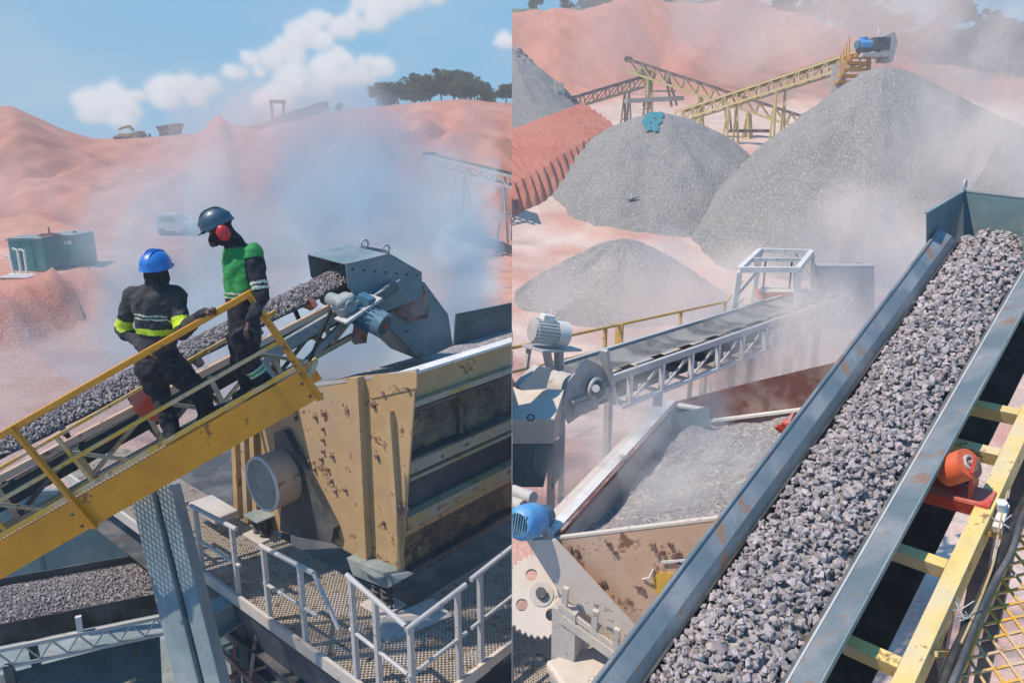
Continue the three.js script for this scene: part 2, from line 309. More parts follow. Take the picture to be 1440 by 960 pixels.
const pxOf = (x, dist) => 720 + FPX * x / (Math.max(dist, 1) * Math.cos(PITCH));
// left place: gravel yard, a raised terrace on the left, red quarry hills behind
const ridgeL = [[-400, 150], [0, 150], [25, 149], [52, 162], [92, 182], [130, 194], [150, 195], [240, 191], [285, 186], [303, 166], [313, 160], [328, 176], [370, 181], [400, 173], [460, 159], [520, 151], [600, 143], [650, 139], [700, 144], [760, 146]].map(([p, y]) => [p, hitZ(p, y, 116).y]);
const e0 = hitY(0, 398, 2.3), e1 = hitY(150, 369, 2.3), eD = unit(e0, e1);
const terraceS = (x, d) => { const qx = x - e0.x, qz = -d - e0.z; return -(qx * -eD.z + qz * eD.x) + 1.4; };
function hL(x, d) {
  const ridge = table(ridgeL, pxOf(x, Math.max(d, 60)));
  const s = terraceS(x, d) + (fbm(x * 0.5, d * 0.5, 41, 3) - 0.5) * 1.6;
  let h = 2.3 * sstep(-4.6, 0, s) * sstep(20, 34, d);
  const rut = (fbm(x * 1.0 + d * 0.5, d * 0.7 - x * 0.3, 47, 5) - 0.5);
  h += rut * 2.4 * sstep(-5, -3, s) * sstep(1.2, -0.6, s) * sstep(20, 34, d);
  const k = Math.pow(clamp((d - 66) / 50), 0.85);
  if (d > 60) h = lerp(h, ridge, d < 116 ? sm(k) * 0.55 + k * 0.45 : 1);
  if (d > 116) h -= (d - 116) * 0.06;
  if (d > 60) h += ((fbm(x * 0.09, d * 0.12, 51, 4) - 0.5) * 5 - Math.abs(fbm(x * 0.22, d * 0.05, 57, 4) - 0.5) * 4.5) * sstep(62, 80, d) * sstep(115, 98, d);
  h += (fbm(x * 0.8, d * 0.8, 43, 3) - 0.5) * 0.22;
  return h;
}
terrain('ground', 'red quarry earth rising to hills behind the workers', -190, -0.003, 12, -200, 240, 270, hL, (x, d) => {
  const s = terraceS(x, d), n = fbm(x * 0.12, d * 0.12, 61, 4);
  const road = clamp((n - 0.4) * 6) * sstep(38, 52, d) * sstep(80, 66, d);
  const grey = sstep(-1.2, -5, s + (n - 0.5) * 5) * sstep(64, 50, d);
  const v1 = fbm(x * 0.05 + 3, d * 0.11, 67, 5), v2 = fbm(x * 0.5, d * 0.16, 69, 4), k = 0.78 + 0.28 * v1 + 0.22 * v2, pk = clamp((v1 - 0.5) * 3) * 0.25;   // seams of paler and darker earth
  return [k * lerp(lerp(1, 0.74, grey), 1.12, road), k * (1 + pk * 0.5) * lerp(lerp(1, 1.2, grey), 1.38, road), k * (1 + pk) * lerp(lerp(1, 1.5, grey), 1.45, road)];
}, M.soilLeft);
// right place: pale yard rising towards a red cut bank and a wooded hill
const bankR = [[600, 14], [720, 12], [830, 8], [860, -2], [1040, 0], [1080, 12], [1130, 28], [1180, 48], [1230, 78], [1300, 100], [1500, 112]].map(([p, y]) => [p, hitZ(p, y, 148).y]);
function hR(x, d) {
  let h = table([[0, 0], [40, 0], [52, 1.4], [60, 3], [66, 5], [72, 7.4], [80, 9.6], [95, 11.2], [112, 14.5], [126, 19.5]], d);
  const top = table(bankR, pxOf(x, Math.max(d, 60)));
  if (d > 122) { const k = clamp((d - 122) / 26); h = lerp(h, Math.max(top, h), sm(k)); }
  if (d > 150) h = lerp(h, Math.max(h, 36), sstep(152, 190, d));
  h += (fbm(x * 0.12, d * 0.12, 71, 4) - 0.5) * (1.2 * sstep(44, 60, d) + 3.0 * sstep(120, 132, d));
  h += (fbm(x * 0.8, d * 0.8, 73, 3) - 0.5) * 0.3;
  return h;
}
terrain('quarry_ground', 'pale dusty yard rising to a red cut bank behind the stockpiles', 0.003, 190, 12, -230, 240, 280, hR, (x, d) => {
  const n = fbm(x * 0.1, d * 0.1, 81, 4), red = sstep(108, 124, d + (n - 0.5) * 26);
  const wood = sstep(152, 160, d + (n - 0.5) * 14);
  const sub = clamp((fbm(x * 0.22, d * 0.22, 83, 4) - 0.46) * 5) * sstep(92, 70, d) * 0.75;   // bare red earth showing between pale tracks
  let c = [lerp(1, 0.9, Math.max(red, sub)), lerp(1, 0.5, Math.max(red, sub * 0.9)), lerp(1, 0.42, Math.max(red, sub * 0.85))];
  if (wood > 0) c = m3(c, [0.22, 0.36, 0.22], wood);
  return c;
}, M.soilPale);

// trees: a tapered trunk with limbs and a crown of leaf-sized faces in clumps
function crownGeometry(seedN, leaves, w, h, leaf) {
  seedState = seedN; const clumps = []; const n = 11;
  for (let i = 0; i < n; i++) clumps.push([rr(-1, 1) * w * 0.62, h * rr(0.32, 0.9), rr(-1, 1) * w * 0.62, rr(0.28, 0.5) * w]);
  const pos = []; const a = V(), t = V(), b = V();
  for (let i = 0; i < leaves; i++) {
    const c = clumps[Math.floor(rnd() * n)]; a.set(rr(-1, 1), rr(-1, 1), rr(-1, 1)).normalize();
    const r = c[3] * Math.pow(rnd(), 0.4); const p = V(c[0] + a.x * r, c[1] + a.y * r * 0.72, c[2] + a.z * r);
    t.set(rr(-1, 1), rr(-1, 1), rr(-1, 1)).normalize(); b.set(rr(-1, 1), rr(-1, 1), rr(-1, 1)).cross(t).normalize(); const s = leaf * rr(0.6, 1.3);
    const q = [add(p, t, s), add(p, b, s * 0.5), add(p, t, -s), add(p, b, -s * 0.5)];
    for (const k of [0, 1, 2, 0, 2, 3]) pos.push(q[k].x, q[k].y, q[k].z);
  }
  const g = new THREE.BufferGeometry(); g.setAttribute('position', new THREE.Float32BufferAttribute(pos, 3)); g.computeVertexNormals(); boxUV(g);
  const trunk = [new THREE.CylinderGeometry(0.09, 0.2, h * 0.55, 7).translate(0, h * 0.27, 0)];
  for (let i = 0; i < 5; i++) trunk.push(tube(V(0, h * 0.4, 0), V(clumps[i][0], clumps[i][1], clumps[i][2]), 0.06, 5));
  const tg = prep(trunk); boxUV(tg); seedState = seedN + 77;
  return [g, tg];
}
const crowns = [crownGeometry(501, 2600, 2.6, 6.2, 0.24), crownGeometry(777, 2200, 3.2, 5.4, 0.24), crownGeometry(901, 1500, 1.9, 7.4, 0.22)];
function tree(x, d, hf, s, kind, label, group, sink = 0.15) {
  const o = new THREE.Group(); o.name = numbered('tree'); o.position.set(x, hf(x, d) - sink, -d); o.rotation.y = rr(0, 6.28); o.scale.setScalar(s); o.userData = { label, category: 'tree', group };
  const c = new THREE.Mesh(crowns[kind][0], leafMats[kind]), t = new THREE.Mesh(crowns[kind][1], barkMat); c.name = 'crown'; t.name = 'trunk';
  c.castShadow = t.castShadow = true; o.add(t, c); scene.add(o); return o;
}
const nth = ['first', 'second', 'third', 'fourth', 'fifth', 'sixth', 'seventh', 'eighth', 'ninth', 'tenth', 'eleventh', 'twelfth'];
const xAt = (px, d) => (px - 720) / FPX * d * Math.cos(PITCH);
[[540, 124, 0.85, 1], [562, 125, 0.95, 0], [585, 123, 1.0, 1], [606, 126, 1.1, 0], [622, 122, 0.8, 2], [640, 125, 1.25, 0], [656, 123, 0.95, 1], [672, 125, 0.9, 0], [688, 127, 0.75, 1], [595, 119.5, 0.7, 1], [648, 119, 0.75, 1], [668, 119.5, 0.6, 0]].sort((a, b) => a[0] - b[0]).forEach(([p, d, s, k], i) =>
  tree(xAt(p, d), d, hL, s, k, ['bushy dark', 'low wide', 'thin tall'][k] + ' tree in the copse on the red ridge, ' + nth[i] + ' from the left', 'trees on the red ridge'));
tree(xAt(712, 121), 121, hL, 0.75, 0, 'small tree at the end of the red ridge, apart from the copse', 'trees on the red ridge');
tree(xAt(480, 117), 117, hL, 0.28, 1, 'small dark bush on the ridge beside the far loading conveyor', 'trees on the red ridge');
for (let i = 0; i < 40; i++) {
  const far = i >= 22, order = far ? i - 22 : i, p = far ? 1090 + (i - 22) * 21 + rr(-8, 8) : 724 + i * 33 + rr(-9, 9), d = far ? rr(158, 166) : rr(168, 190), x = xAt(p, d); if (x < 3) continue;
  const k = Math.floor(rnd() * 3); tree(x, d, hR, rr(1.0, 1.7), k, ['bushy', 'wide', 'tall slim'][k] + ' hazy tree ' + (far ? 'in the front row' : 'in the back row') + ' on the hill, ' + nth[order % 12] + (order < 12 ? ' from the left' : ' past the twelfth'), 'wood on top of the red bank');
}

// stockpiles: cones at the angle of repose with runs and slumps
function pileGeometry(c, h, rOf, seedN, { flat = 0.06, rough = 0.5, rings = 70, segs = 150 } = {}) {
  const pos = [], idx = [];
  for (let j = 0; j <= rings; j++) for (let i = 0; i <= segs; i++) {
    const a = i / segs * Math.PI * 2, t = j / rings, r = rOf(a) * t, x = Math.cos(a) * r, z = Math.sin(a) * r;
    const prof = 1 - Math.sqrt(t * t + flat * flat) + flat * (1 - t) * 0.4, run = (fbm(Math.cos(a) * 3.5 + 9, Math.sin(a) * 3.5 + t * 1.6, seedN, 4) - 0.5) * sstep(0.05, 0.5, t) * sstep(1.05, 0.7, t);
    let y = h * (prof + 0.0) + run * rough * 2.4 + (fbm(x * 0.35, z * 0.35, seedN + 3, 4) - 0.5) * rough * Math.min(1, t * 4) * 1.4 + (fbm(x * 1.7, z * 1.7, seedN + 9, 3) - 0.5) * rough * 0.42;
    if (t > 0.9) y -= (t - 0.9) * 10 * 0.6;
    pos.push(c.x + x, c.y + y, c.z + z);
  }
  for (let j = 0; j < rings; j++) for (let i = 0; i < segs; i++) { const A = j * (segs + 1) + i, B = A + 1, C = A + segs + 1, D = C + 1; idx.push(A, B, C, B, D, C); }
  const g = new THREE.BufferGeometry(); g.setAttribute('position', new THREE.Float32BufferAttribute(pos, 3)); g.setIndex(idx); g.computeVertexNormals(); return g;
}
function stockpile(label, apex, baseY, rOf, seedN, m, o) {
  const c = V(apex.x, baseY, apex.z), t = thing('gravel_pile', label, 'gravel pile', c, 'stockpiles of crushed stone');
  part('heap', pileGeometry(c, apex.y - baseY, rOf, seedN, o), m, t); return t;
}
SIDE = 1;
const apexBig = at(1243, 78, 62), apexMid = at(928, 116, 70), apexSmall = at(878, 318, 46), apexFar = at(712, 55, 92);
stockpile('largest grey gravel pile, heaped under the high conveyor end', apexBig, -0.2, (a) => 22 + 7 * Math.max(0, Math.cos(a)) + 1.2 * Math.sin(a * 3), 211, M.gravel, { rough: 0.8, flat: 0.09 });
M.gravel.side = THREE.DoubleSide;
const midPile = stockpile('broad grey gravel pile with a teal sheet on its top', apexMid, 0.6, (a) => 19.5 + 1.2 * Math.sin(a * 2 + 1), 223, M.gravel, { rough: 0.6, flat: 0.3 });
stockpile('small low grey gravel pile in front of the broad one', apexSmall, -0.2, (a) => 7.6 + 0.8 * Math.cos(a * 2), 237, M.gravel, { rough: 0.3, flat: 0.25, rings: 50 });
stockpile('coarse grey rock pile cut by the left edge, before the red bank', apexFar, 9, (a) => 15 + 2 * Math.sin(a * 2), 241, M.gravel, { rough: 0.6, flat: 0.1 });
// coarse rock on the far pile, too many to count
{ const l = []; for (let i = 0; i < 700; i++) { const a = rr(-0.2, 1.75), t = rr(0.08, 0.9), r = 14 * t; const p = V(apexFar.x + Math.cos(a) * r, 9 + (apexFar.y - 9) * (1.02 - t) + 0.1, apexFar.z + Math.sin(a) * r); if (p.x > 0.6) l.push(stoneMatrix(p, rr(0.18, 0.5))); }
  stoneMass('coarse_gravel', l, M.stone, null, [0.6, 1.0]).forEach((o) => { o.userData.label = 'coarse broken rock lying on the far left pile'; o.userData.category = 'gravel'; }); }
// red bank raked into diagonal ridges
{
  const T0 = at(690, 193, 73), T1 = at(818, 147, 79), B0 = at(685, 285, 63), B1 = at(862, 178, 74), G0 = add(B0, V(0.5, -1.6, 1.8), 1), G1 = add(B1, V(1.5, -5, 2.5), 1), pos = [], idx = [], nu = 170, nv = 40, nrm = T1.clone().sub(T0).cross(B0.clone().sub(T0)).normalize(); if (nrm.y < 0) nrm.negate();
  const L = T0.distanceTo(T1);
  for (let j = 0; j <= nv; j++) for (let i = 0; i <= nu; i++) {
    const u = i / nu, v0 = j / nv, v = Math.min(1, v0 / 0.7), p = v0 <= 0.7 ? mix3(mix3(T0, T1, u), mix3(B0, B1, u), v) : mix3(mix3(B0, B1, u), mix3(G0, G1, u), (v0 - 0.7) / 0.3), w = (u * L * 1.05 - v * 4.2 + (fbm(u * 14, v * 5, 88, 3) - 0.5) * 0.45) / 0.68, k = w - Math.floor(w);
    p.addScaledVector(nrm, (k < 0.6 ? sm(k / 0.6) : sm((1 - k) / 0.4)) * 0.5 * sstep(0, 0.06, v) * sstep(1.001, 0.9, v0) + (v0 > 0.7 ? (fbm(u * 9, v0 * 6, 21, 3) - 0.5) * 0.5 : 0)); pos.push(p.x, p.y, p.z);
  }
  for (let j = 0; j < nv; j++) for (let i = 0; i < nu; i++) { const A = j * (nu + 1) + i, B = A + 1, C = A + nu + 1, D = C + 1; idx.push(A, C, B, B, C, D); }
  const g = new THREE.BufferGeometry(); g.setAttribute('position', new THREE.Float32BufferAttribute(pos, 3)); g.setIndex(idx); g.computeVertexNormals();
  const K0 = add(T0, UP, -0.5, V(0, 0, -1), 14), K1 = add(T1, UP, -4, V(0, 0, -1), 10, V(1, 0, 0), 4), E1 = add(G1, V(0, 0, -1), 8, V(1, 0, 0), 2), back = new THREE.BufferGeometry(); back.setAttribute('position', new THREE.Float32BufferAttribute([T0, T1, K1, T0, K1, K0, T1, B1, G1, T1, G1, E1, T1, E1, K1].flatMap((p) => p.toArray()), 3)); back.computeVertexNormals();
  const q = clipX(prep(g), 1), t2 = clipX(prep(back), 1);
  const m = M.soilRed.clone(); m.side = THREE.DoubleSide;
  struct('earth_bank', [q], m, 'red earth bank raked into diagonal ridges beside the broad pile', 'structure', 'bank');
  const mp = M.soilPale.clone(); mp.side = THREE.DoubleSide; struct('earth_bench', [t2], mp, 'pale flat top of the ridged red bank', 'structure', 'bank');
}

// ---------------------------------------------------------------- conveyors seen far off: belt, two lattice sides, trestles
function farConveyor(label, a, b, w, h, legs, m, opt = {}) {
  const t = thing(opt.name ?? 'lattice_conveyor', label, 'conveyor', V(a.x, Math.min(a.y, b.y), a.z), opt.group);
  const d = unit(a, b), s = d.clone().cross(UP).normalize(), n = s.clone().cross(d).normalize(), L = a.distanceTo(b), k = opt.k ?? 0.09;
  part('belt', bar(add(a, n, h * 0.12), add(b, n, h * 0.12), w * 0.9, 0.06, n), M.rubber, t);
  for (const q of [-1, 1]) {
    part('upper_chord', bar(add(a, s, q * w / 2), add(b, s, q * w / 2), k, k * 1.3, n), opt.dark ? M.maroon : m, t);
    part('lower_chord', bar(add(a, s, q * w / 2, n, -h), add(b, s, q * w / 2, n, -h), k, k * 1.2, n), m, t);
    const N = Math.max(3, Math.round(L / (h * 1.5))), g = [];
    for (let i = 0; i < N; i++) { const p0 = add(a, d, L * i / N, s, q * w / 2), p1 = add(a, d, L * (i + 1) / N, s, q * w / 2); g.push(bar(add(p0, n, -h), p1, k * 0.6, k * 0.6, s), bar(p0, add(p0, n, -h), k * 0.7, k * 0.7, s)); }
    part('lattice', g, m, t);
    if (opt.rail) { part('handrail', [bar(add(a, s, q * w * 0.75, n, 1), add(b, s, q * w * 0.75, n, 1), k * 0.6, k * 0.6, n), ...Array.from({ length: N }, (_, i) => bar(add(a, d, L * i / N, s, q * w * 0.75, n, -0.1), add(a, d, L * i / N, s, q * w * 0.75, n, 1), k * 0.5, k * 0.5, s))], m, t); }
  }
  part('head_pulley', tube(add(b, s, -w * 0.5, n, 0.02), add(b, s, w * 0.5, n, 0.02), h * 0.28, 14), M.darkSteel, t);
  for (const [f, gy] of legs) { const p = add(a, d, L * f, n, -h);
    for (const q of [-1, 1]) for (const e of [-0.5, 0.5]) part('leg', bar(add(p, s, q * w / 2), V(p.x + s.x * q * w * 0.75 + d.x * e * 1.1, gy, p.z + s.z * q * w * 0.75 + d.z * e * 1.1), k * 1.2, k * 1.2), m, t);
    part('leg_brace', bar(V(p.x - s.x * w * 0.62, (p.y + gy) / 2, p.z - s.z * w * 0.62), V(p.x + s.x * w * 0.62, (p.y + gy) / 2, p.z + s.z * w * 0.62), k, k), m, t); }
  return t;
}
{ // right place: the yellow conveyors between the piles
  const c1 = farConveyor('long dust-tanned lattice conveyor sloping down to the right behind the broad pile', at(1135, 166, 84), at(884, 84, 92), 1.3, 1.3, [[0.28, 9.8], [0.55, 10.3], [0.85, 10.8]], M.paleYellow, { dark: true, k: 0.2, rail: false, group: 'conveyors behind the stockpiles' });
  farConveyor('short lattice conveyor rising from the rock bin to the long one', at(800, 139, 90), at(905, 108, 92.5), 1.2, 1.2, [[0.75, 10]], M.trussTan, { dark: true, k: 0.18, group: 'conveyors behind the stockpiles' });
  const c3 = farConveyor('lattice conveyor climbing to the top of the largest pile', at(955, 158, 86), at(1214, 72, 65), 1.2, 1.1, [[0.35, 9], [0.62, 6]], M.paleYellow, { k: 0.15, group: 'conveyors behind the stockpiles' });
  { // guarded steps and drive at the head of that conveyor
    const p = at(1206, 92, 65), t = thing('stair_guard', 'yellow stepped guard below the blue drive over the largest pile', 'stairs', p.clone());
    for (let i = 0; i < 5; i++) part('step', bar(add(at(1186 + i * 6, 116 - i * 9, 65), V(0, 0, 1), -0.6), add(at(1186 + i * 6, 116 - i * 9, 65), V(0, 0, 1), 0.6, V(1, 0, 0), 0.2), 2.0, 0.22), M.yellow, t);
    for (let i = 0; i < 4; i++) part('post', bar(at(1183 + i * 4, 110 - i * 8, 64.3), at(1183 + i * 4, 76 - i * 8, 64.3), 0.1, 0.1), M.yellow, t);
    part('side_panel', plate([at(1168, 130, 64.8), at(1190, 128, 64.8), at(1190, 86, 64.8), at(1170, 92, 64.8)], 0.1), M.dusty, t);
    part('support_leg', [tube(at(1186, 118, 65), at(1180, 160, 65), 0.15, 8)], M.yellow, t);
    const mt = thing('drive_motor', 'blue electric motor above the largest gravel pile', 'motor', at(1216, 68, 64));
    part('body', tube(at(1208, 63, 64), at(1224, 63, 64.4), 0.42, 16), M.skyBlue, mt); part('end_cap', tube(at(1205, 63, 64), at(1208, 63, 64.05), 0.36, 16), M.motorBlue, mt); part('terminal_box', bar(at(1212, 55, 64), at(1219, 55, 64.2), 0.4, 0.35), M.skyBlue, mt); part('foot', bar(at(1208, 71, 64), at(1224, 71, 64.4), 0.7, 0.2), M.darkSteel, mt);
    const hd = thing('discharge_machine', 'dusty grey discharge head over the largest gravel pile', 'machine', at(1238, 80, 64));
    part('gearbox', bar(at(1226, 62, 64.3), at(1248, 62, 64.6), 1.0, 1.1, UP, 0.1), M.darkSteel, hd); part('deck', bar(at(1208, 78, 64.3), at(1248, 78, 64.3), 1.6, 0.35), M.dusty, hd);
    part('discharge_hood', prism([at(1238, 52, 64), at(1258, 45, 64), at(1264, 60, 64), at(1260, 86, 64), at(1244, 86, 64)], V(0, 0, -1.2)), M.dusty, hd); part('stanchion', tube(at(1236, 56, 64), at(1236, 40, 64), 0.06, 6), M.white, hd);
    part('support_leg', tube(at(1222, 80, 64.6), at(1222, 130, 64.6), 0.2, 8), M.yellow, hd);
  }
  { const t = thing('rock_bin', 'dark open rock feed bin at the foot of the coarse pile', 'bin', at(775, 137, 89)); const a = at(764, 114, 89), b = at(788, 116, 89), c = at(790, 136, 89), d = at(766, 136, 89), z = V(0, 0, -2.2);
    part('floor', prism([d, c, add(c, UP, 0.2), add(d, UP, 0.2)], z), M.darkSteel, t); part('side_wall', prism([a, d, add(d, V(1, 0, 0), 0.2), add(a, V(1, 0, 0), 0.2)], z), M.galv, t); part('side_wall', prism([b, c, add(c, V(1, 0, 0), 0.4), add(b, V(1, 0, 0), 0.4)], z), M.galv, t); part('back_wall', plate([add(a, z, 1), add(b, z, 1), add(c, z, 1), add(d, z, 1)], 0.1), M.darkSteel, t);
    part('post', bar(at(781, 113, 88.7), at(783, 137, 88.7), 0.25, 0.25), M.galv, t); }
  { const t = thing('transfer_frame', 'tan steel tower carrying the upper end of the long conveyor', 'frame', at(912, 140, 91)); for (const [x, y] of [[905, 150], [914, 152], [945, 150], [952, 148]]) part('post', bar(at(x * 0.5 + 462, 100, 91.5), at(x, y, 91), 0.22, 0.22), M.trussTan, t); part('cross_bar', bar(at(906, 128, 91.2), at(950, 128, 91.2), 0.2, 0.2), M.trussTan, t); part('chute', prism([at(905, 96, 91), at(922, 100, 91), at(918, 122, 91), at(909, 122, 91)], V(0, 0, -1)), M.paleYellow, t); part('deck', bar(at(880, 142, 90.5), at(960, 138, 91.5), 1.2, 0.5), M.dusty, t); }
  { const t = thing('steel_skid', 'dark low steel skid lying on pale ground before the long conveyor', 'skid', hitY(1060, 188, 10.9)); part('deck', [bar(at(1024, 184, 82), at(1084, 184, 82), 0.5, 0.35)], M.maroon, t); for (const x of [1020, 1026, 1034]) part('post', bar(at(x, 155, 82), at(x + 3, 186, 82), 0.16, 0.16), M.trussTan, t); }
  { // teal sheet on the broad pile, draped and torn
    const t = thing('tarpaulin', 'torn teal sheet lying on top of the broad pile', 'tarp', at(918, 160, 70)); const pos = [], idx = [], n = 12; midPile.updateMatrixWorld(true); const rc = new THREE.Raycaster(), onPile = (x, y, lift) => { const d = ray(x, y).normalize(); rc.set(CAM, d); let h = null; for (let k = 0; k < 40 && !h; k++) { d.copy(ray(x, y + k)).normalize(); rc.set(CAM, d); h = rc.intersectObject(midPile, true)[0]; } if (h) last = add(h.point, d, -lift); return (h ? last : last ?? at(x, y, 63)).clone(); }; let last = null;
    for (let j = 0; j <= n; j++) for (let i = 0; i <= n; i++) { const u = i / n, v = j / n; const p = onPile(lerp(904, 932, u) + (fbm(v * 4, 1, 5) - 0.5) * 8 + (v > 0.6 ? (u - 0.5) * -10 * v : 0), lerp(158, 186, v) + (fbm(u * 4, 3, 6) - 0.5) * 8, 0.15); p.y += fbm(u * 5, v * 5, 9) * 0.2; pos.push(p.x, p.y, p.z); }
    for (let j = 0; j < n; j++) for (let i = 0; i < n; i++) { if (hash(i, j, 3) < 0.08) continue; const A = j * (n + 1) + i; idx.push(A, A + n + 1, A + 1, A + 1, A + n + 1, A + n + 2); }
    const g = new THREE.BufferGeometry(); g.setAttribute('position', new THREE.Float32BufferAttribute(pos, 3)); g.setIndex(idx); g.computeVertexNormals(); const mm = plain(0.02, 0.2, 0.25, 0.7); mm.side = THREE.DoubleSide; part('sheet', g, mm, t); }
  { const d9 = ray(890, 281).normalize(), r9 = new THREE.Raycaster(CAM, d9), h9 = r9.intersectObject(midPile, true)[0], p = h9 ? add(h9.point, d9, -0.1) : at(890, 281, 57.2), t = thing('scrap_plate', 'small dark scrap lying low on the broad pile', 'scrap', p); part('plate', [bar(add(p, V(1, 0, 0), -0.35), add(p, V(1, 0, 0), 0.3), 0.3, 0.1), bar(add(p, V(1, 0, 0), -0.1, UP, 0.05), add(p, V(1, 0, 0), 0.5, UP, 0.25), 0.12, 0.08)], M.darkSteel, t); }
}
SIDE = -1;
{ // left place: things on the far ridge
  const dR = 116, g = (px) => hL(xAt(px, dR), dR), B = (px, py) => hitZ(px, py, dR);
  { const t = thing('loading_conveyor', 'far conveyor rising to the right on the hazy ridge, with a portal frame', 'conveyor', B(390, 185)); const a = B(345, 186), b = B(460, 149);
    part('gallery', bar(a, b, 1.6, 1.0), M.trussTan, t); part('side_panel', bar(add(mix3(a, b, 0.35), UP, 0.5), add(b, UP, 0.5), 1.7, 0.35), M.maroon, t);
    for (const f of [0.3, 0.5, 0.7, 0.85]) { const p = mix3(a, b, f); part('leg', bar(p, V(p.x, g(384 + 0) - 1, p.z), 0.2, 0.2), M.trussTan, t); }
    part('portal_post', bar(B(381, 142), B(385, 190), 0.35, 0.35), M.darkSteel, t); part('portal_post', bar(B(398, 142), B(400, 186), 0.35, 0.35), M.darkSteel, t); part('portal_beam', bar(B(379, 143), B(401, 143), 0.5, 0.5), M.darkSteel, t);
    for (const x of [420, 432, 441, 450]) part('drive_box', bar(B(x, 156 - (x - 420) * 0.31), B(x + 4, 155 - (x - 420) * 0.31), 0.6, 0.5), M.darkSteel, t); }
  { const t = thing('excavator', 'hazy excavator with a bent boom on the far ridge', 'excavator', B(185, 197)); part('track', bar(B(164, 195), B(192, 195), 2.6, 1.0, UP, 0.3), M.darkSteel, t); part('cab', bar(B(190, 191), B(200, 191), 2.4, 1.5, UP, 0.2), M.trussTan, t); part('engine_house', bar(B(170, 191), B(190, 191), 2.4, 0.9, UP, 0.2), M.trussTan, t); part('boom', pipe([B(188, 190), B(186, 182), B(181, 177), B(174, 179)], 0.22, 6), M.trussTan, t); part('stick', bar(B(174, 179), B(167, 182), 0.3, 0.3), M.trussTan, t); }
  { const t = thing('feed_hopper', 'hazy steel feed hopper standing on the far ridge', 'hopper', B(234, 193)); part('bin', prism([B(218, 178), B(247, 173), B(244, 181), B(241, 191), B(225, 192), B(222, 184)], V(0, 0, -3)), M.maroon, t); for (const x of [226, 240]) part('leg', bar(B(x, 190), B(x, 197), 0.4, 0.4), M.darkSteel, t); for (const x of [204, 210]) part('post', bar(B(x, 188), B(x, 196), 0.3, 0.3), M.darkSteel, t); }
  farConveyor('faint dust-hidden conveyor sloping down to the right below the red ridge', at(760, 256, 60), at(604, 218, 66), 1.4, 0.9, [[0.25, 2], [0.7, 4]], M.dusty, { k: 0.16 });
  { // pale lorry in the dust on the road
    const p = hitZ(250, 322, 66), y = hL(p.x, 66), t = thing('pickup_truck', 'pale pickup truck faint in dust beyond the green tanks', 'truck', V(p.x, y, p.z)); const o = (x, yy, z) => V(p.x + x, y + yy, p.z + z);
    const prof = [[-1.6, 0.45], [-1.6, 1.0], [-1.45, 1.7], [-1.1, 1.9], [0.2, 1.9], [0.7, 1.25], [1.6, 1.1], [1.75, 0.45]].map(([x, yy]) => o(x, yy, 0.85)); part('body', prism(prof, V(0, 0, -1.7)), M.white, t);
    part('side_window', prism([[-1.3, 1.25], [-1.2, 1.72], [0.1, 1.72], [0.45, 1.25]].map(([x, yy]) => o(x, yy, 0.88)), V(0, 0, -0.02)), M.darkSteel, t);
    for (const x of [-1.05, 1.1]) for (const z of [-0.8, 0.8]) part('wheel', tube(o(x, 0.36, z - 0.12), o(x, 0.36, z + 0.12), 0.36, 16), M.rubber, t); }
  // green tanks on the terrace
  const tankAt = (label, pxL, pxR, py, dist, h, gl) => {
    const a = hitZ(pxL, py, dist), b = hitZ(pxR, py, dist), y = Math.min(hL(a.x, dist), hL(b.x, dist)) - 0.1, w = b.x - a.x, dep = 2.2, t = thing('steel_tank', label, 'tank', V((a.x + b.x) / 2, y, a.z), 'teal tanks on the terrace'); const o = (x, yy, z) => V(a.x + x, y + yy, a.z + z);
    part('body', new RoundedBoxGeometry(w, h, dep, 2, 0.14).translate(a.x + w / 2, y + h / 2 + 0.15, a.z - dep / 2), M.tankTeal, t);
    part('lid', new RoundedBoxGeometry(w * 0.97, 0.08, dep * 0.97, 1, 0.03).translate(a.x + w / 2, y + h + 0.19, a.z - dep / 2), M.column, t);
    part('rim', bar(o(-0.02, h + 0.1, 0.03), o(w + 0.02, h + 0.1, 0.03), 0.06, 0.08), M.tankTeal, t); part('base_rim', bar(o(-0.02, 0.2, 0.03), o(w + 0.02, 0.2, 0.03), 0.06, 0.1), M.tankTeal, t);
    for (const f of [0.33, 0.67]) part('rib', bar(o(w * f, 0.25, 0.02), o(w * f, h + 0.05, 0.02), 0.07, 0.05), M.tankTeal, t);
    for (const f of [0.15, 0.85]) part('skid', bar(o(w * f, 0.08, 0.05), o(w * f, 0.08, -dep - 0.05), 0.2, 0.16), M.darkSteel, t);
    part('vent_cap', [tube(o(w * 0.7, h + 0.2, -1), o(w * 0.7, h + 0.36, -1), 0.12, 10)], M.darkSteel, t); gl?.(t, o, w); return t; };
  tankAt('teal steel tank on the terrace, right one with a white plate', 67, 112, 372, 47.5, 2.0, (t, o, w) => part('name_plate', bar(o(w * 0.62, 1.72, 0.02), o(w * 0.85, 1.72, 0.02), 0.02, 0.24), M.white, t));
  tankAt('teal steel tank on the terrace, left one behind white pipes', 16, 66, 382, 46, 2.0, (t, o, w) => part('hatch_ring', [new THREE.TorusGeometry(0.55, 0.06, 6, 20).rotateX(Math.PI / 2).translate(...o(w + 0.15, 2.38, -0.6).toArray()), tube(o(w + 0.15, 2.3, -0.6), o(w + 0.15, 2.85, -0.6), 0.05, 6)], M.maroon, t));
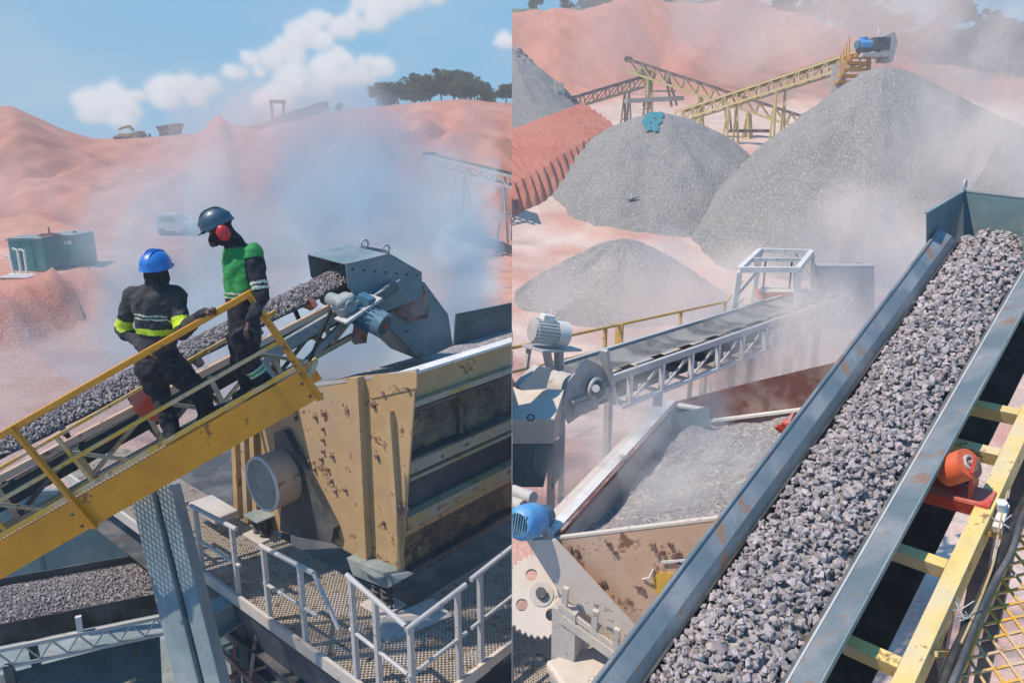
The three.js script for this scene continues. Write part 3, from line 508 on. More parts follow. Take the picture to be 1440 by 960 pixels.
  [[24, 352, 30, 390], [33, 353, 39, 394], [13, 362, 19, 385]].forEach(([x0, y0, x1, y1], i) => { const b = hitZ(x1, y1, 44.6), gy = hL(b.x, 44.6), t = thing('white_pipe', ['white bent standpipe before the left teal tank, middle one', 'white bent standpipe before the left teal tank, nearest the right tank', 'shorter white pipe at the outer end of the teal tanks'][i], 'pipe', V(b.x, gy, b.z), 'white pipes by the tanks'); const top = hitZ(x0, y0, 45); part('riser', pipe([V(b.x, gy - 0.1, b.z), mix3(b, top, 0.6), top, add(top, V(1, 0, 0), -0.3, UP, 0.12)], 0.075, 8), M.white, t); part('foot', bar(V(b.x - 0.3, gy + 0.05, b.z), V(b.x + 0.3, gy + 0.05, b.z), 0.3, 0.1), M.white, t); });
  { const p = hitZ(25, 396, 43.6), y = hL(p.x, 43.6), t = thing('pallet', 'white plank pallet lying before the white pipes', 'pallet', V(p.x, y, p.z)); for (let i = 0; i < 4; i++) part('plank', bar(V(p.x - 0.8, y + 0.1, p.z + 0.3 * i - 0.4), V(p.x + 1.0, y + 0.1, p.z + 0.3 * i - 0.4), 0.2, 0.06), M.white, t); part('runner', [bar(V(p.x - 0.6, y + 0.02, p.z - 0.5), V(p.x - 0.6, y + 0.02, p.z + 0.6), 0.1, 0.1), bar(V(p.x + 0.8, y + 0.02, p.z - 0.5), V(p.x + 0.8, y + 0.02, p.z + 0.6), 0.1, 0.1)], M.trussTan, t); }
}

// ================================================================ LEFT PLACE: walkway, feed conveyor, vibrating screen
SIDE = -1;
const XR = V(1, 0, 0);
// ---- yellow inclined walkway
const wO = at(350, 413, 6.1), wD = unit(at(0, 612, 6.1), wO), wN = UP.clone().addScaledVector(wD, -wD.y).normalize(), wW = wD.clone().cross(wN).normalize(); if (wW.z > 0) wW.negate();
const wAt = (s, n, w = 0) => add(wO, wD, s, wN, n, wW, w);
const FLOOR_N = -0.86, WALK_W = 0.62;
{
  const t = thing('walkway', 'yellow inclined walkway with handrail carrying the two workers', 'walkway', wAt(-1.5, -1.06));
  part('stringer', [bar(wAt(-4.2, -0.925), wAt(0.03, -0.925), 0.012, 0.29, wN), bar(wAt(-4.2, -0.786, 0.03), wAt(0.03, -0.786, 0.03), 0.07, 0.012, wN), bar(wAt(-4.2, -1.064, 0.03), wAt(0.03, -1.064, 0.03), 0.07, 0.012, wN)], M.yellow, t);
  part('far_stringer', [bar(wAt(-4.2, -0.97, WALK_W), wAt(-0.05, -0.97, WALK_W), 0.012, 0.2, wN)], M.yellow, t);
  part('end_angle', bar(wAt(-0.06, -0.93, 0.01), wAt(-0.06, -0.93, WALK_W), 0.03, 0.06, wN), M.railYellow, t);
  part('handrail', bar(wAt(-4.2, 0), wAt(0.028, 0), 0.05, 0.056, wN, 0.008), M.yellow, t);
  part('mid_rail', bar(wAt(-4.2, -0.47, 0.012), wAt(-0.03, -0.47, 0.012), 0.03, 0.036, wN, 0.006), M.railYellow, t);
  part('toe_angle', section('L', wAt(-4.2, -0.74, 0.02), wAt(0, -0.74, 0.02), 0.04, 0.04, 0.006, wN), M.railYellow, t);
  for (const s of [0, -2.27]) part('post', [...section('L', wAt(s, -1.09, -0.03), wAt(s, 0.02, -0.03), 0.062, 0.062, 0.012, wD)], M.yellow, t);
  for (const s of [-0.04, -2.31]) for (const n of [-1.0, -0.87]) part('bolt', bolt(wAt(s, n, -0.066), wW.clone().negate(), 0.014), M.darkSteel, t);
  part('far_rail', bar(wAt(-4.2, -0.3, WALK_W), wAt(-0.05, -0.3, WALK_W), 0.03, 0.034, wN, 0.006), M.railYellow, t);
  for (const s of [-0.5, -1.45, -2.4, -3.35]) { part('far_post', bar(wAt(s, -0.95, WALK_W), wAt(s, -0.3, WALK_W), 0.035, 0.03, wW), M.railYellow, t); part('far_diagonal', bar(wAt(s, -0.5, WALK_W + 0.02), wAt(s + 0.42, -0.86, WALK_W + 0.02), 0.03, 0.03, wW), M.trussTan, t); }
  strands(wAt(-4.2, FLOOR_N + 0.02, 0.02), wD, wW, 4.15, WALK_W - 0.04, 0.085, 0.05, 0.009, 0.006, wN).forEach((g) => part('floor_strand', g, M.meshTan, t));
  for (let s = -4; s < 0.1; s += 0.8) part('floor_bearer', bar(wAt(s, FLOOR_N - 0.02, 0), wAt(s, FLOOR_N - 0.02, WALK_W), 0.04, 0.05, wN), M.railYellow, t);
}
// ---- conveyor with gravel beside the walkway
const fA = at(-70, 660, 7.05), fB = at(486, 384, 9.3), fD = unit(fA, fB), fS = fD.clone().cross(UP).normalize(); if (fS.z < 0) fS.negate();   // fS points to the camera's side
const fN = fD.clone().cross(fS).normalize(); if (fN.y < 0) fN.negate();
const fL = fA.distanceTo(fB), fAt = (s, q, n = 0) => add(fA, fD, s, fS, q, fN, n);
function beltSheet(atf, s0, s1, w, sag, t = 0.015) {           // troughed belt
  const pos = [], idx = [], n = 10, m = 30;
  for (let j = 0; j <= m; j++) for (let i = 0; i <= n; i++) { const q = (i / n * 2 - 1); const p = atf(lerp(s0, s1, j / m), q * w / 2, sag * q * q - sag); pos.push(p.x, p.y, p.z); }
  for (let j = 0; j < m; j++) for (let i = 0; i < n; i++) { const A = j * (n + 1) + i, B = A + 1, C = A + n + 1, D = C + 1; idx.push(A, B, C, B, D, C); }
  const g = new THREE.BufferGeometry(); g.setAttribute('position', new THREE.Float32BufferAttribute(pos, 3)); g.setIndex(idx); g.computeVertexNormals(); return g;
}
M.rubber.side = THREE.DoubleSide;
{
  const t = thing('feed_conveyor', 'gravel feed conveyor climbing behind the walkway to the grey hood', 'conveyor', fAt(0, 0, -0.7));
  part('belt', beltSheet(fAt, 0, fL + 0.1, 0.66, 0.09), M.rubber, t);
  part('return_belt', bar(fAt(0, 0, -0.5), fAt(fL, 0, -0.42), 0.62, 0.02, fN), M.rubber, t);
  for (const q of [-1, 1]) part('side_channel', section('C', fAt(0, q * 0.4, -0.16), fAt(fL - 0.1, q * 0.4, -0.16), 0.05, q > 0 ? 0.075 : 0.13, 0.01, fN), q > 0 ? M.tanPink : M.trussTan, t);
  part('lower_chord', section('L', fAt(0, 0.42, -0.62), fAt(fL - 0.3, 0.42, -0.62), 0.06, 0.06, 0.01, fN), M.trussTan, t);
  part('lower_chord', section('L', fAt(0, -0.42, -0.62), fAt(fL - 0.3, -0.42, -0.62), 0.06, 0.06, 0.01, fN), M.trussTan, t);
  for (let i = 0, s = 0.25; s < fL - 0.3; s += 0.72, i++) {
    part('upright', bar(fAt(s, 0.42, -0.6), fAt(s, 0.42, -0.22), 0.05, 0.05, fS), M.trussTan, t);
    part('diagonal', bar(fAt(s, 0.42, -0.58), fAt(s + 0.7, 0.42, -0.25), 0.04, 0.03, fS), i % 2 ? M.trussTan : M.darkSteel, t);
    part('upright', bar(fAt(s, -0.42, -0.6), fAt(s, -0.42, -0.22), 0.05, 0.05, fS), M.darkSteel, t);
    part('cross_tie', bar(fAt(s, -0.42, -0.62), fAt(s, 0.42, -0.62), 0.05, 0.05, fN), M.trussTan, t);
    part('idler_frame', [bar(fAt(s, -0.36, -0.06), fAt(s, -0.16, -0.12), 0.05, 0.06, fN), bar(fAt(s, 0.36, -0.03), fAt(s, 0.16, -0.12), 0.06, 0.1, fN), bar(fAt(s, -0.2, -0.13), fAt(s, 0.2, -0.13), 0.05, 0.05, fN)], i === 2 || i === 5 ? M.red : M.darkSteel, t);
  }
  part('red_bracket', [plate([fAt(1.62, 0.46, 0.02), fAt(1.84, 0.46, 0.03), fAt(1.86, 0.46, -0.2), fAt(1.74, 0.46, -0.4), fAt(1.6, 0.46, -0.2)], 0.03, fS), bar(fAt(1.74, 0.44, -0.1), fAt(1.74, 0.1, -0.12), 0.09, 0.09, fN)], M.red, t, { label: 'red roller bracket' });
  // the tail of frame near the hood: pale box section, tie bars and a black hose
  part('head_frame', [...section('C', fAt(fL - 1.5, 0.48, -0.3), fAt(fL + 0.3, 0.48, -0.22), 0.07, 0.14, 0.012, fN), bar(fAt(fL - 1.5, 0.48, -0.75), fAt(fL - 0.2, 0.48, -0.3), 0.06, 0.07, fN), bar(fAt(fL - 1.5, 0.48, -0.3), fAt(fL - 1.5, 0.48, -0.75), 0.06, 0.06, fD), bar(fAt(fL - 1.5, -0.4, -0.75), fAt(fL - 1.5, 0.48, -0.75), 0.06, 0.06, fN)], M.column, t);
  part('hose', pipe([fAt(fL - 0.5, 0.52, -0.1), fAt(fL - 0.8, 0.55, -0.35), fAt(fL - 1.2, 0.55, -0.7), fAt(fL - 1.6, 0.54, -0.95)], 0.022, 8, 0.5), M.rubber, t);
  part('tail_support', [bar(fAt(3.4, -0.4, -0.6), V(fAt(3.4, -0.4).x, 0, fAt(3.4, -0.4).z), 0.1, 0.1, fD)], M.column, t);
  // load of gravel: one mass, uncountable
  const ld = thing('gravel_load', 'grey gravel riding up the feed conveyor behind the workers', 'gravel', fAt(0, 0, 0)); ld.userData.kind = 'stuff';
  const heap = (q) => 0.075 * (1 - Math.pow(Math.abs(q) / 0.3, 2.2));
  const bed = []; { const n = 14, m = 60, pos = [], idx = []; for (let j = 0; j <= m; j++) for (let i = 0; i <= n; i++) { const q = (i / n * 2 - 1) * 0.3, s = lerp(0, fL + 0.05, j / m), p = fAt(s, q, heap(q) - 0.035 + (fbm(s * 6, q * 9, 4) - 0.5) * 0.03); pos.push(p.x, p.y, p.z); } for (let j = 0; j < m; j++) for (let i = 0; i < n; i++) { const A = j * (n + 1) + i, B = A + 1, C = A + n + 1, D = C + 1; idx.push(A, B, C, B, D, C); } const g = new THREE.BufferGeometry(); g.setAttribute('position', new THREE.Float32BufferAttribute(pos, 3)); g.setIndex(idx); g.computeVertexNormals(); bed.push(g); }
  const gm = M.gravelFine.clone(); gm.side = THREE.DoubleSide; part('gravel_bed', bed, gm, ld);
  const l = []; for (let i = 0; i < 5200; i++) { const q = rr(-0.3, 0.3), s = rr(0, fL + 0.05); l.push(stoneMatrix(fAt(s, q, heap(q) - 0.015 + rr(-0.01, 0.025)), rr(0.016, 0.032))); }
  stoneMass('gravel', l, M.stone, ld, [0.5, 0.95]);
}
// ---- head hood, chute, drive motor
{
  const hp = fAt(fL - 0.1, 0.5, 0), P = (x, y) => hitP(x, y, hp, fS), away = fS.clone().multiplyScalar(-1.05);
  const t = thing('conveyor_hood', 'teal grey steel hood over the head of the feed conveyor', 'hood', fAt(fL, 0, -0.6));
  const side = [[485, 371], [547, 357], [592, 383], [593, 418], [545, 437], [531, 456], [489, 404]].map(([x, y]) => P(x, y));
  part('side_plate', prism(side, fS.clone().multiplyScalar(0.012)), M.teal, t);
  part('side_plate', prism(side.map((p) => add(p, away, 1)), fS.clone().multiplyScalar(0.012)), M.teal, t);
  const sheet = (i, j, e = 0.01) => plate([side[i], side[j], add(side[j], away, 1), add(side[i], away, 1)], e);
  part('top_plate', sheet(0, 1), M.teal, t); part('sloping_plate', sheet(1, 2), M.teal, t); part('end_plate', sheet(2, 3), M.teal, t);
  part('bottom_lip', sheet(3, 4), M.teal, t);
  // raised rear panel seen over the top, and lifting lugs
  const bk = [[462, 358], [486, 350], [514, 346], [547, 352], [547, 372], [462, 378]].map(([x, y]) => hitP(x, y, add(hp, away, 0.98), fS)); part('rear_panel', prism(bk, fS.clone().multiplyScalar(0.012)), M.teal, t);
  for (const [x, y] of [[543, 355], [513, 348]]) { const c = P(x, y); part('lifting_lug', new THREE.TorusGeometry(0.045, 0.014, 8, 16).applyQuaternion(new THREE.Quaternion().setFromUnitVectors(V(0, 0, 1), fS)).translate(c.x, c.y + 0.05, c.z), M.galv, t); }
  part('edge_flange', [bar(side[0], side[1], 0.04, 0.012), bar(side[1], side[2], 0.04, 0.012), bar(side[2], side[3], 0.04, 0.012, XR)], M.column, t);
  for (let i = 0; i < 7; i++) part('bolt', bolt(add(mix3(P(495, 378), P(585, 387), i / 6), fS, 0.014), fS, 0.014), M.darkSteel, t);
  // discharge chute under the hood
  const ct = thing('discharge_chute', 'grey steel discharge chute dropping from the hood into the screen', 'chute', P(595, 500));
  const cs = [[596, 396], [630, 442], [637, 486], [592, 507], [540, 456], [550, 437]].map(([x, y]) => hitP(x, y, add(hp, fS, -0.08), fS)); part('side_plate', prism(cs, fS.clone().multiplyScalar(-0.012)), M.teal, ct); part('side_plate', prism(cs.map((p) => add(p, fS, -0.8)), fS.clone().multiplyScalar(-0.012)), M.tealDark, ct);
  part('front_plate', plate([cs[1], cs[2], add(cs[2], fS, -0.8), add(cs[1], fS, -0.8)], 0.012), M.teal, ct); part('sloping_plate', plate([cs[0], cs[1], add(cs[1], fS, -0.8), add(cs[0], fS, -0.8)], 0.012), M.teal, ct); part('back_plate', plate([cs[3], cs[4], add(cs[4], fS, -0.8), add(cs[3], fS, -0.8)], 0.012), M.teal, ct);
  part('wear_strip', prism([[552, 436], [594, 404], [604, 420], [600, 446], [575, 452]].map(([x, y]) => hitP(x, y, add(hp, fS, -0.06), fS)), fS.clone().multiplyScalar(0.015)), M.maroon, ct, { label: 'rusty wear plate' });
  // drive
  const mt = thing('drive_motor', 'blue electric motor with gearbox on the feed conveyor head', 'motor', P(500, 465));
  const c0 = add(P(487, 430), fS, 0.16), ax = unit(c0, add(P(514, 450), fS, 0.62)), r = 0.145;
  const ring = (s0, s1, rad, seg = 24) => tube(add(c0, ax, s0), add(c0, ax, s1), rad, seg);
  part('motor_body', ring(-0.05, 0.36, r), M.motorBlue, mt);
  const sd = ax.clone().cross(UP).normalize(), su = sd.clone().cross(ax); for (let i = 0; i < 18; i++) { const a = i / 18 * 6.283, v = add(V(), sd, Math.cos(a), su, Math.sin(a)); part('cooling_fin', bar(add(c0, ax, 0, v, r + 0.008), add(c0, ax, 0.33, v, r + 0.008), 0.008, 0.03, v), M.motorBlue, mt); }
  part('fan_cover', ring(0.36, 0.47, r * 1.08), M.motorBlue, mt); part('fan_grille', ring(0.468, 0.476, r * 0.82), M.navySteel, mt); part('hub', ring(0.474, 0.486, r * 0.22, 12), M.red, mt);
  part('terminal_box', bar(add(c0, ax, 0.05, su, 0.19), add(c0, ax, 0.22, su, 0.19), 0.13, 0.1, su, 0.012), M.motorBlue, mt);
  part('gearbox', [new RoundedBoxGeometry(0.26, 0.24, 0.26, 3, 0.07).applyMatrix4(frameM(fD, fN, fS, add(P(474, 424), fS, 0.2))), tube(add(P(474, 424), fS, 0.2), add(P(474, 424), fS, -0.3), 0.09, 14), tube(add(P(474, 424), fS, 0.3), add(P(474, 424), fS, 0.36), 0.07, 16), bar(add(P(462, 432), fS, 0.2), add(P(486, 418), fS, 0.2), 0.3, 0.05, fN)], M.column, mt);
  part('base_plate', bar(add(P(462, 446), fS, 0.3), add(P(512, 412), fS, 0.3), 0.3, 0.03, fN), M.galv, mt); part('belt_guard', bar(add(P(505, 428), fS, 0.1), add(P(552, 398), fS, 0.1), 0.1, 0.14, fN, 0.03), M.tealDark, mt); part('take_up_rod', [tube(add(P(500, 422), fS, 0.18), add(P(556, 392), fS, 0.1), 0.014, 6)], M.galv, mt);
  part('mount_leg', bar(add(P(497, 452), fS, 0.2), add(P(499, 478), fS, 0.1), 0.16, 0.09), M.maroon, mt);
}
// ---- vibrating screen: tan drive-side plate, ribbed long side, open top, springs
const rad = THREE.MathUtils.degToRad, sa = V(Math.sin(rad(40)), 0, -Math.cos(rad(40))), sb = V(-Math.cos(rad(40)), 0, -Math.sin(rad(40)));   // sa: to the right and away, sb: to the left and away
const sK = at(566, 806, 7.9), outA = sb.clone().negate(), outB = sa.clone().negate();
const PB = (x, y, off = 0) => hitP(x, y, add(sK, outB, off), sa), PA = (x, y, off = 0) => hitP(x, y, add(sK, outA, off), sb);
const yPlat = sK.y - 0.46;
{
  const t = thing('vibrating_screen', 'tan vibrating screen box with ribbed dark side under the walkway end', 'machine', V(sK.x, yPlat, sK.z));
  const fp = [[587, 521], [540, 525], [497, 529], [437, 542], [380, 560], [340, 590], [344, 700], [372, 742], [470, 763], [522, 792], [566, 808]].map(([x, y]) => PB(x, y));
  part('drive_side_plate', prism(fp, outB.clone().multiplyScalar(0.02)), M.tan, t, { label: 'tan steel side plate with rusty bolts' });
  // stiffening ribs standing off the plate
  part('stiffener', prism([[498, 530], [512, 528], [524, 790], [512, 784]].map(([x, y]) => PB(x, y, 0.02)), outB.clone().multiplyScalar(0.09)), M.tan, t);
  part('corner_post', prism([[556, 580], [562, 577], [578, 806], [572, 812]].map(([x, y]) => PB(x - 8, y, 0.02)), outB.clone().multiplyScalar(0.06)), M.tan, t);
  part('corner_gusset', prism([[522, 560], [587, 545], [587, 522], [524, 527]].map(([x, y]) => PB(x, y, 0.02)), outB.clone().multiplyScalar(0.012)), M.tan, t);
  part('top_rim', bar(fp[0], fp[3], 0.05, 0.03), M.galv, t);
  const spots = [[417, 588, 2], [444, 586, 2], [456, 582, 3], [489, 577, 3], [526, 569, 3], [455, 603, 1], [455, 618, 1], [455, 634, 1], [468, 641, 1.6], [452, 645, 1.5], [496, 640, 2], [513, 645, 2], [531, 641, 2], [462, 660, 1], [467, 676, 1], [472, 690, 1.4], [486, 688, 1.3], [443, 660, 1], [505, 731, 2], [540, 735, 1.4], [425, 630, 1], [435, 648, 1.2], [575, 546, 1.6], [540, 552, 1]];
  spots.forEach(([x, y, k]) => { const p = PB(x, y, 0.021); const g = [bolt(p, outB, 0.018 + 0.004 * k, 0.03)]; for (let i = 0; i < 1 + k * 2; i++) { const q = stoneShapes[i % 6].clone(); q.applyMatrix4(stoneMatrix(add(p, sb, rr(-0.025, 0.025) * k, UP, rr(-0.025, 0.03) * k), 0.011 * Math.sqrt(k))); g.push(q); } part('rusty_bolt', g, M.maroon, t); });
  // long side with ribs
  const yAt = (py) => PA(580, py).y, rib = (name, p0, p1, off, th, m, label) => { const y0 = yAt(p0), y1 = yAt(p1), base = V(sK.x, (y0 + y1) / 2, sK.z); part(name, bar(add(base, outA, off - th / 2, sa, 0.02), add(base, outA, off - th / 2, sa, 9), th, y0 - y1), m, t, label ? { label } : {}); };
  rib('side_panel', 524, 806, -0.05, 0.04, M.sieveStain, 'soot-stained side panel');
  rib('top_band', 524, 560, 0.02, 0.05, M.tan); rib('top_flange', 520, 524, 0.07, 0.14, M.white); rib('rail_beam', 561, 569, 0.09, 0.13, M.trussTan); rib('rail_beam', 573, 578, 0.05, 0.09, M.darkSteel);
  rib('rail_beam', 638, 642, 0.1, 0.14, M.darkSteel); rib('rail_beam', 643, 660, 0.08, 0.12, M.trussTan); rib('rail_beam', 664, 668, 0.1, 0.14, M.trussTan);
  rib('side_panel', 669, 716, -0.03, 0.03, M.navySteel, 'dark blue side panel'); rib('rail_beam', 717, 734, 0.09, 0.13, M.trussTan); rib('rail_beam', 737, 744, 0.06, 0.1, M.tan); rib('rail_beam', 796, 806, 0.06, 0.1, M.darkSteel);
  for (let i = 1; i < 8; i++) { const p = add(sK, sa, i * 0.95); part('side_stiffener', bar(V(p.x - outA.x * 0.02, yAt(640), p.z - outA.z * 0.02), V(p.x - outA.x * 0.02, yAt(580), p.z - outA.z * 0.02), 0.05, 0.05, sa), M.sieveStain, t); }
  part('latch', [bolt(PA(566, 716, 0.06), outA, 0.05, 0.05), bar(PA(560, 712, 0.06), PA(570, 722, 0.06), 0.05, 0.05)], M.maroon, t);
  // the far walls of the open box and its bed
  const yr = PA(583, 521).y, w = 2.3, ic = (s, q, y) => V(sK.x + sa.x * s + sb.x * q, y, sK.z + sa.z * s + sb.z * q);
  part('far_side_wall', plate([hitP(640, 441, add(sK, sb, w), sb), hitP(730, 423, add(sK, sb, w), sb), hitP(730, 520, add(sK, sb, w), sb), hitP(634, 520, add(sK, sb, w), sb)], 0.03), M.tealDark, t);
  part('screen_bed', bar(ic(0.05, w / 2, yr - 0.75), ic(9, w / 2, yr - 0.75), w - 0.1, 0.04), M.gravelFine, t);
  // exciter housing and its guard
  const ec = PB(412, 664), er = 0.335; part('exciter_housing', tube(add(ec, outB, 0.02), add(ec, outB, 0.42), er, 36), M.tanPink, t); part('exciter_cap', tube(add(ec, outB, 0.42), add(ec, outB, 0.432), er * 0.9, 36), M.column, t); part('exciter_ring', new THREE.TorusGeometry(er * 0.97, 0.02, 8, 40).applyQuaternion(new THREE.Quaternion().setFromUnitVectors(V(0, 0, 1), outB)).translate(...add(ec, outB, 0.425).toArray()), M.white, t);
  part('drive_guard', prism([[393, 606], [408, 602], [433, 650], [478, 738], [474, 758], [432, 752], [402, 742], [404, 690]].map(([x, y]) => PB(x, y, 0.02)), outB.clone().multiplyScalar(0.09)), M.darkSteel, t, { label: 'dark sooty belt guard' });
  for (const x of [330, 343, 356]) part('rear_stiffener', bar(PB(x, 598, 0.05), PB(x + 6, 735, 0.05), 0.1, 0.08, outB), x === 343 ? M.trussTan : M.tan, t);
  // springs and their seats
  const seat = (x, y, o) => { const p = PB(x, y, o); part('spring_seat', new RoundedBoxGeometry(0.34, 0.03, 0.3, 1, 0.01).rotateY(-rad(40)).translate(p.x, p.y, p.z), M.column, t); for (const k of [-0.075, 0.075]) part('spring', coil(add(V(p.x, yPlat + 0.02, p.z), sb, k), p.y - yPlat - 0.04, 0.06, 0.016, 6), M.darkSteel, t); part('spring_base', new RoundedBoxGeometry(0.4, 0.03, 0.34, 1, 0.01).rotateY(-rad(40)).translate(p.x, yPlat + 0.02, p.z), M.dusty, t); };
  seat(536, 800, 0.1); seat(366, 724, 0.12);
  part('foot_plate', prism([[503, 776], [566, 800], [582, 806], [560, 818], [512, 800]].map(([x, y]) => PB(x, y, 0.03)), outB.clone().multiplyScalar(0.16)), M.column, t);
  part('guard_hood', new RoundedBoxGeometry(0.7, 0.1, 0.34, 2, 0.03).rotateY(-rad(40)).translate(...add(PB(300, 716, 0.4)).toArray()), M.dusty, t);
}
// ---- platform of expanded metal round the screen
const toe = hitY(477, 942, yPlat), offB = toe.clone().sub(sK).dot(outB), railH = 0.95, rc = hitY(571, 886, yPlat + railH), offA = rc.clone().sub(sK).dot(outA);
{
  const t = thing('platform', 'expanded metal platform with pale edge round the vibrating screen', 'platform', V(sK.x, yPlat, sK.z));
  const c = (s, q) => V(sK.x + outB.x * q + outA.x * s, yPlat, sK.z + outB.z * q + outA.z * s);   // s along outA, q along outB
  const o1 = c(offA, 0), lenB = 8.2;
  part('mesh_panel', strands(V(o1.x, yPlat, o1.z), sb, outB, lenB, offB, 0.1, 0.05, 0.011, 0.008, UP).flat(), M.meshTan, t, { kind: 'stuff' });
  const o2 = c(0.02, -9); part('mesh_panel', strands(V(o2.x, yPlat - 0.003, o2.z), outB, outA, 9, offA - 0.03, 0.1, 0.05, 0.011, 0.008, UP).flat(), M.meshTan, t, { kind: 'stuff' });
  part('edge_beam', bar(c(offA + 0.02, offB + 0.03), add(c(offA, offB + 0.03), sb, lenB), 0.04, 0.14), M.dusty, t); part('edge_beam', bar(add(c(offA + 0.03, offB), UP, 0.02), add(c(offA + 0.03, offB), sa, 9.5, UP, 0.02), 0.04, 0.12), M.cream, t);
  for (let i = 0; i < 8; i++) part('bearer', bar(add(c(offA, 0.02), sb, i * 1.1, UP, -0.05), add(c(offA, offB), sb, i * 1.1, UP, -0.05), 0.05, 0.07), M.dusty, t);
  for (let i = 0; i < 8; i++) part('bearer', bar(add(c(0, 0), sa, i * 1.1, UP, -0.056), add(c(offA, 0), sa, i * 1.1, UP, -0.056), 0.05, 0.07), M.dusty, t);
  part('added_dark_tray', [plate([add(c(offA, offB), UP, -0.62), add(c(offA, offB), sb, lenB, UP, -0.62), add(c(offA, -2.2), sb, lenB, UP, -0.62), add(c(offA, -2.2), UP, -0.62)], 0.02, UP), plate([add(c(offA, 0), UP, -0.66), add(c(offA, -9), UP, -0.66), add(c(-2.2, -9), UP, -0.66), add(c(-2.2, 0), UP, -0.66)], 0.02, UP)], M.darkSteel, t);  // dark plates added below the mesh so its openings look shaded
  part('kick_plate', bar(add(c(0.1, 0), UP, 0.018, outB, 0.45), add(c(0.3, 0), UP, 0.018, outB, -0.3), 0.4, 0.012), M.dusty, t);
}
{ // white tubular handrails, in sections as they stand
  const pl = (x, y, side) => (side === 'A' ? PA(x, y, offA) : PB(x, y, offB));
  const sect = (label, side, x0, y0, x1, y1, posts, opt = {}) => {
    const a = pl(x0, y0, side), b = pl(x1, y1, side), t = thing('guard_rail', label, 'railing', V(a.x, yPlat, a.z), 'white rails of the screen platform');
    part('top_rail', tube(a, b, 0.026, 12), M.galv, t); part('mid_rail', tube(V(a.x, lerp(yPlat, a.y, 0.5), a.z), V(b.x, lerp(yPlat, b.y, 0.5), b.z), 0.02, 10), M.galv, t);
    for (const f of posts) { const p = mix3(a, b, f); part('post', bar(V(p.x, yPlat - 0.05, p.z), p, 0.05, 0.05, sa, 0.006), M.galv, t); }
    if (opt.end) { const e = hitP(...opt.end, add(sK, outB, offB - 0.05), sa); part('end_post', tube(b, e, 0.022, 10), M.galv, t); }
    return t; };
  sect('white handrail section at the platform corner, rising right', 'A', 571, 886, 655, 822, [0.06, 0.85]);
  sect('white handrail section running on to the picture split', 'A', 662, 815, 760, 738, [0.12, 0.7]);
  sect('white handrail section at the platform corner, running back left', 'B', 570, 880, 487, 808, [0.5, 0.92]);
  sect('white handrail section below the exciter with a slanting end post', 'B', 366, 767, 441, 806, [0.05, 0.75], { end: [476, 884] });
  sect('white handrail section under the yellow walkway, middle', 'B', 268, 711, 332, 744, [0.1, 0.9]);
  sect('white handrail section under the yellow walkway, farthest back', 'B', 228, 690, 262, 708, [0.2, 0.8]);
}
// ---- steelwork below
{
  const t = thing('support_column', 'pale grey twin-channel column under the yellow walkway', 'column', V(-3.0, 0, -6.2));
  const a = at(216, 690, 7.05), b = at(330, 1150, 6.6); const ax = unit(a, b), sd = XR.clone().addScaledVector(ax, -ax.x).normalize();
  part('channel', bar(add(a, sd, -0.07), add(b, sd, -0.07), 0.22, 0.2, V(0, 0, 1), 0.012), M.column, t); part('channel', bar(add(a, sd, 0.145), add(b, sd, 0.145), 0.15, 0.18, V(0, 0, 1), 0.012), M.column, t); part('web', bar(add(a, sd, 0.07), add(b, sd, 0.07), 0.08, 0.1, V(0, 0, 1)), M.darkSteel, t);
  part('base_leg', bar(b, V(b.x + 0.5, -0.1, b.z), 0.4, 0.3, V(0, 0, 1)), M.column, t);
  const ib = thing('floor_beam', 'grey steel beam crossing behind the pale column', 'beam', at(300, 880, 8)); part('beam', section('I', at(268, 893, 8.1), at(350, 842, 8.6), 0.24, 0.34, 0.02), M.column, ib); part('stub_column', bar(at(272, 880, 8.15), V(at(272, 880, 8.15).x, 0, at(272, 880, 8.15).z), 0.2, 0.2, sa), M.navySteel, ib); part('stub_column', bar(at(346, 850, 8.5), V(at(346, 850, 8.5).x, 0, at(346, 850, 8.5).z), 0.2, 0.2, sa), M.navySteel, ib);
  const dbm = thing('underframe_chute', 'dark blue steel chute sloping under the platform edge', 'chute', V(sK.x - 1, 0, sK.z)); const q0 = add(V(toe.x, yPlat - 0.1, toe.z), sb, -1.6), q1 = add(V(toe.x, yPlat - 0.1, toe.z), sb, 4.4);
  part('outer_plate', plate([q0, q1, add(q1, UP, -0.9, sa, 0.15), add(q0, UP, -0.9, sa, 0.15)], 0.02), M.navySteel, dbm); part('lower_plate', plate([add(q0, UP, -0.9, sa, 0.15), add(q1, UP, -0.9, sa, 0.15), add(q1, UP, -2.2, sa, 1.5), add(q0, UP, -2.2, sa, 1.5)], 0.02), M.navySteel, dbm); part('flange', bar(add(q0, UP, -0.9, sa, 0.12), add(q1, UP, -0.9, sa, 0.12), 0.12, 0.03), M.tealDark, dbm);
  for (const f of [0.1, 0.45, 0.8]) { const p = mix3(q0, q1, f); part('leg', bar(add(p, sa, 1.6, UP, -2.1), V(p.x + sa.x * 1.6, 0, p.z + sa.z * 1.6), 0.22, 0.22, sa), M.navySteel, dbm); }
  // lattice under the floor beam
  const lt = thing('lattice_brace', 'thin rusty bracing in the dark below the grey beam', 'bracing', at(360, 950, 8.4)); [[330, 900, 325, 960], [360, 890, 345, 960], [300, 960, 390, 890], [310, 915, 385, 950]].forEach(([x0, y0, x1, y1]) => part('brace', bar(at(x0, y0, 8.3), at(x1, y1 + 40, 8.5), 0.04, 0.04), M.maroon, lt));
}
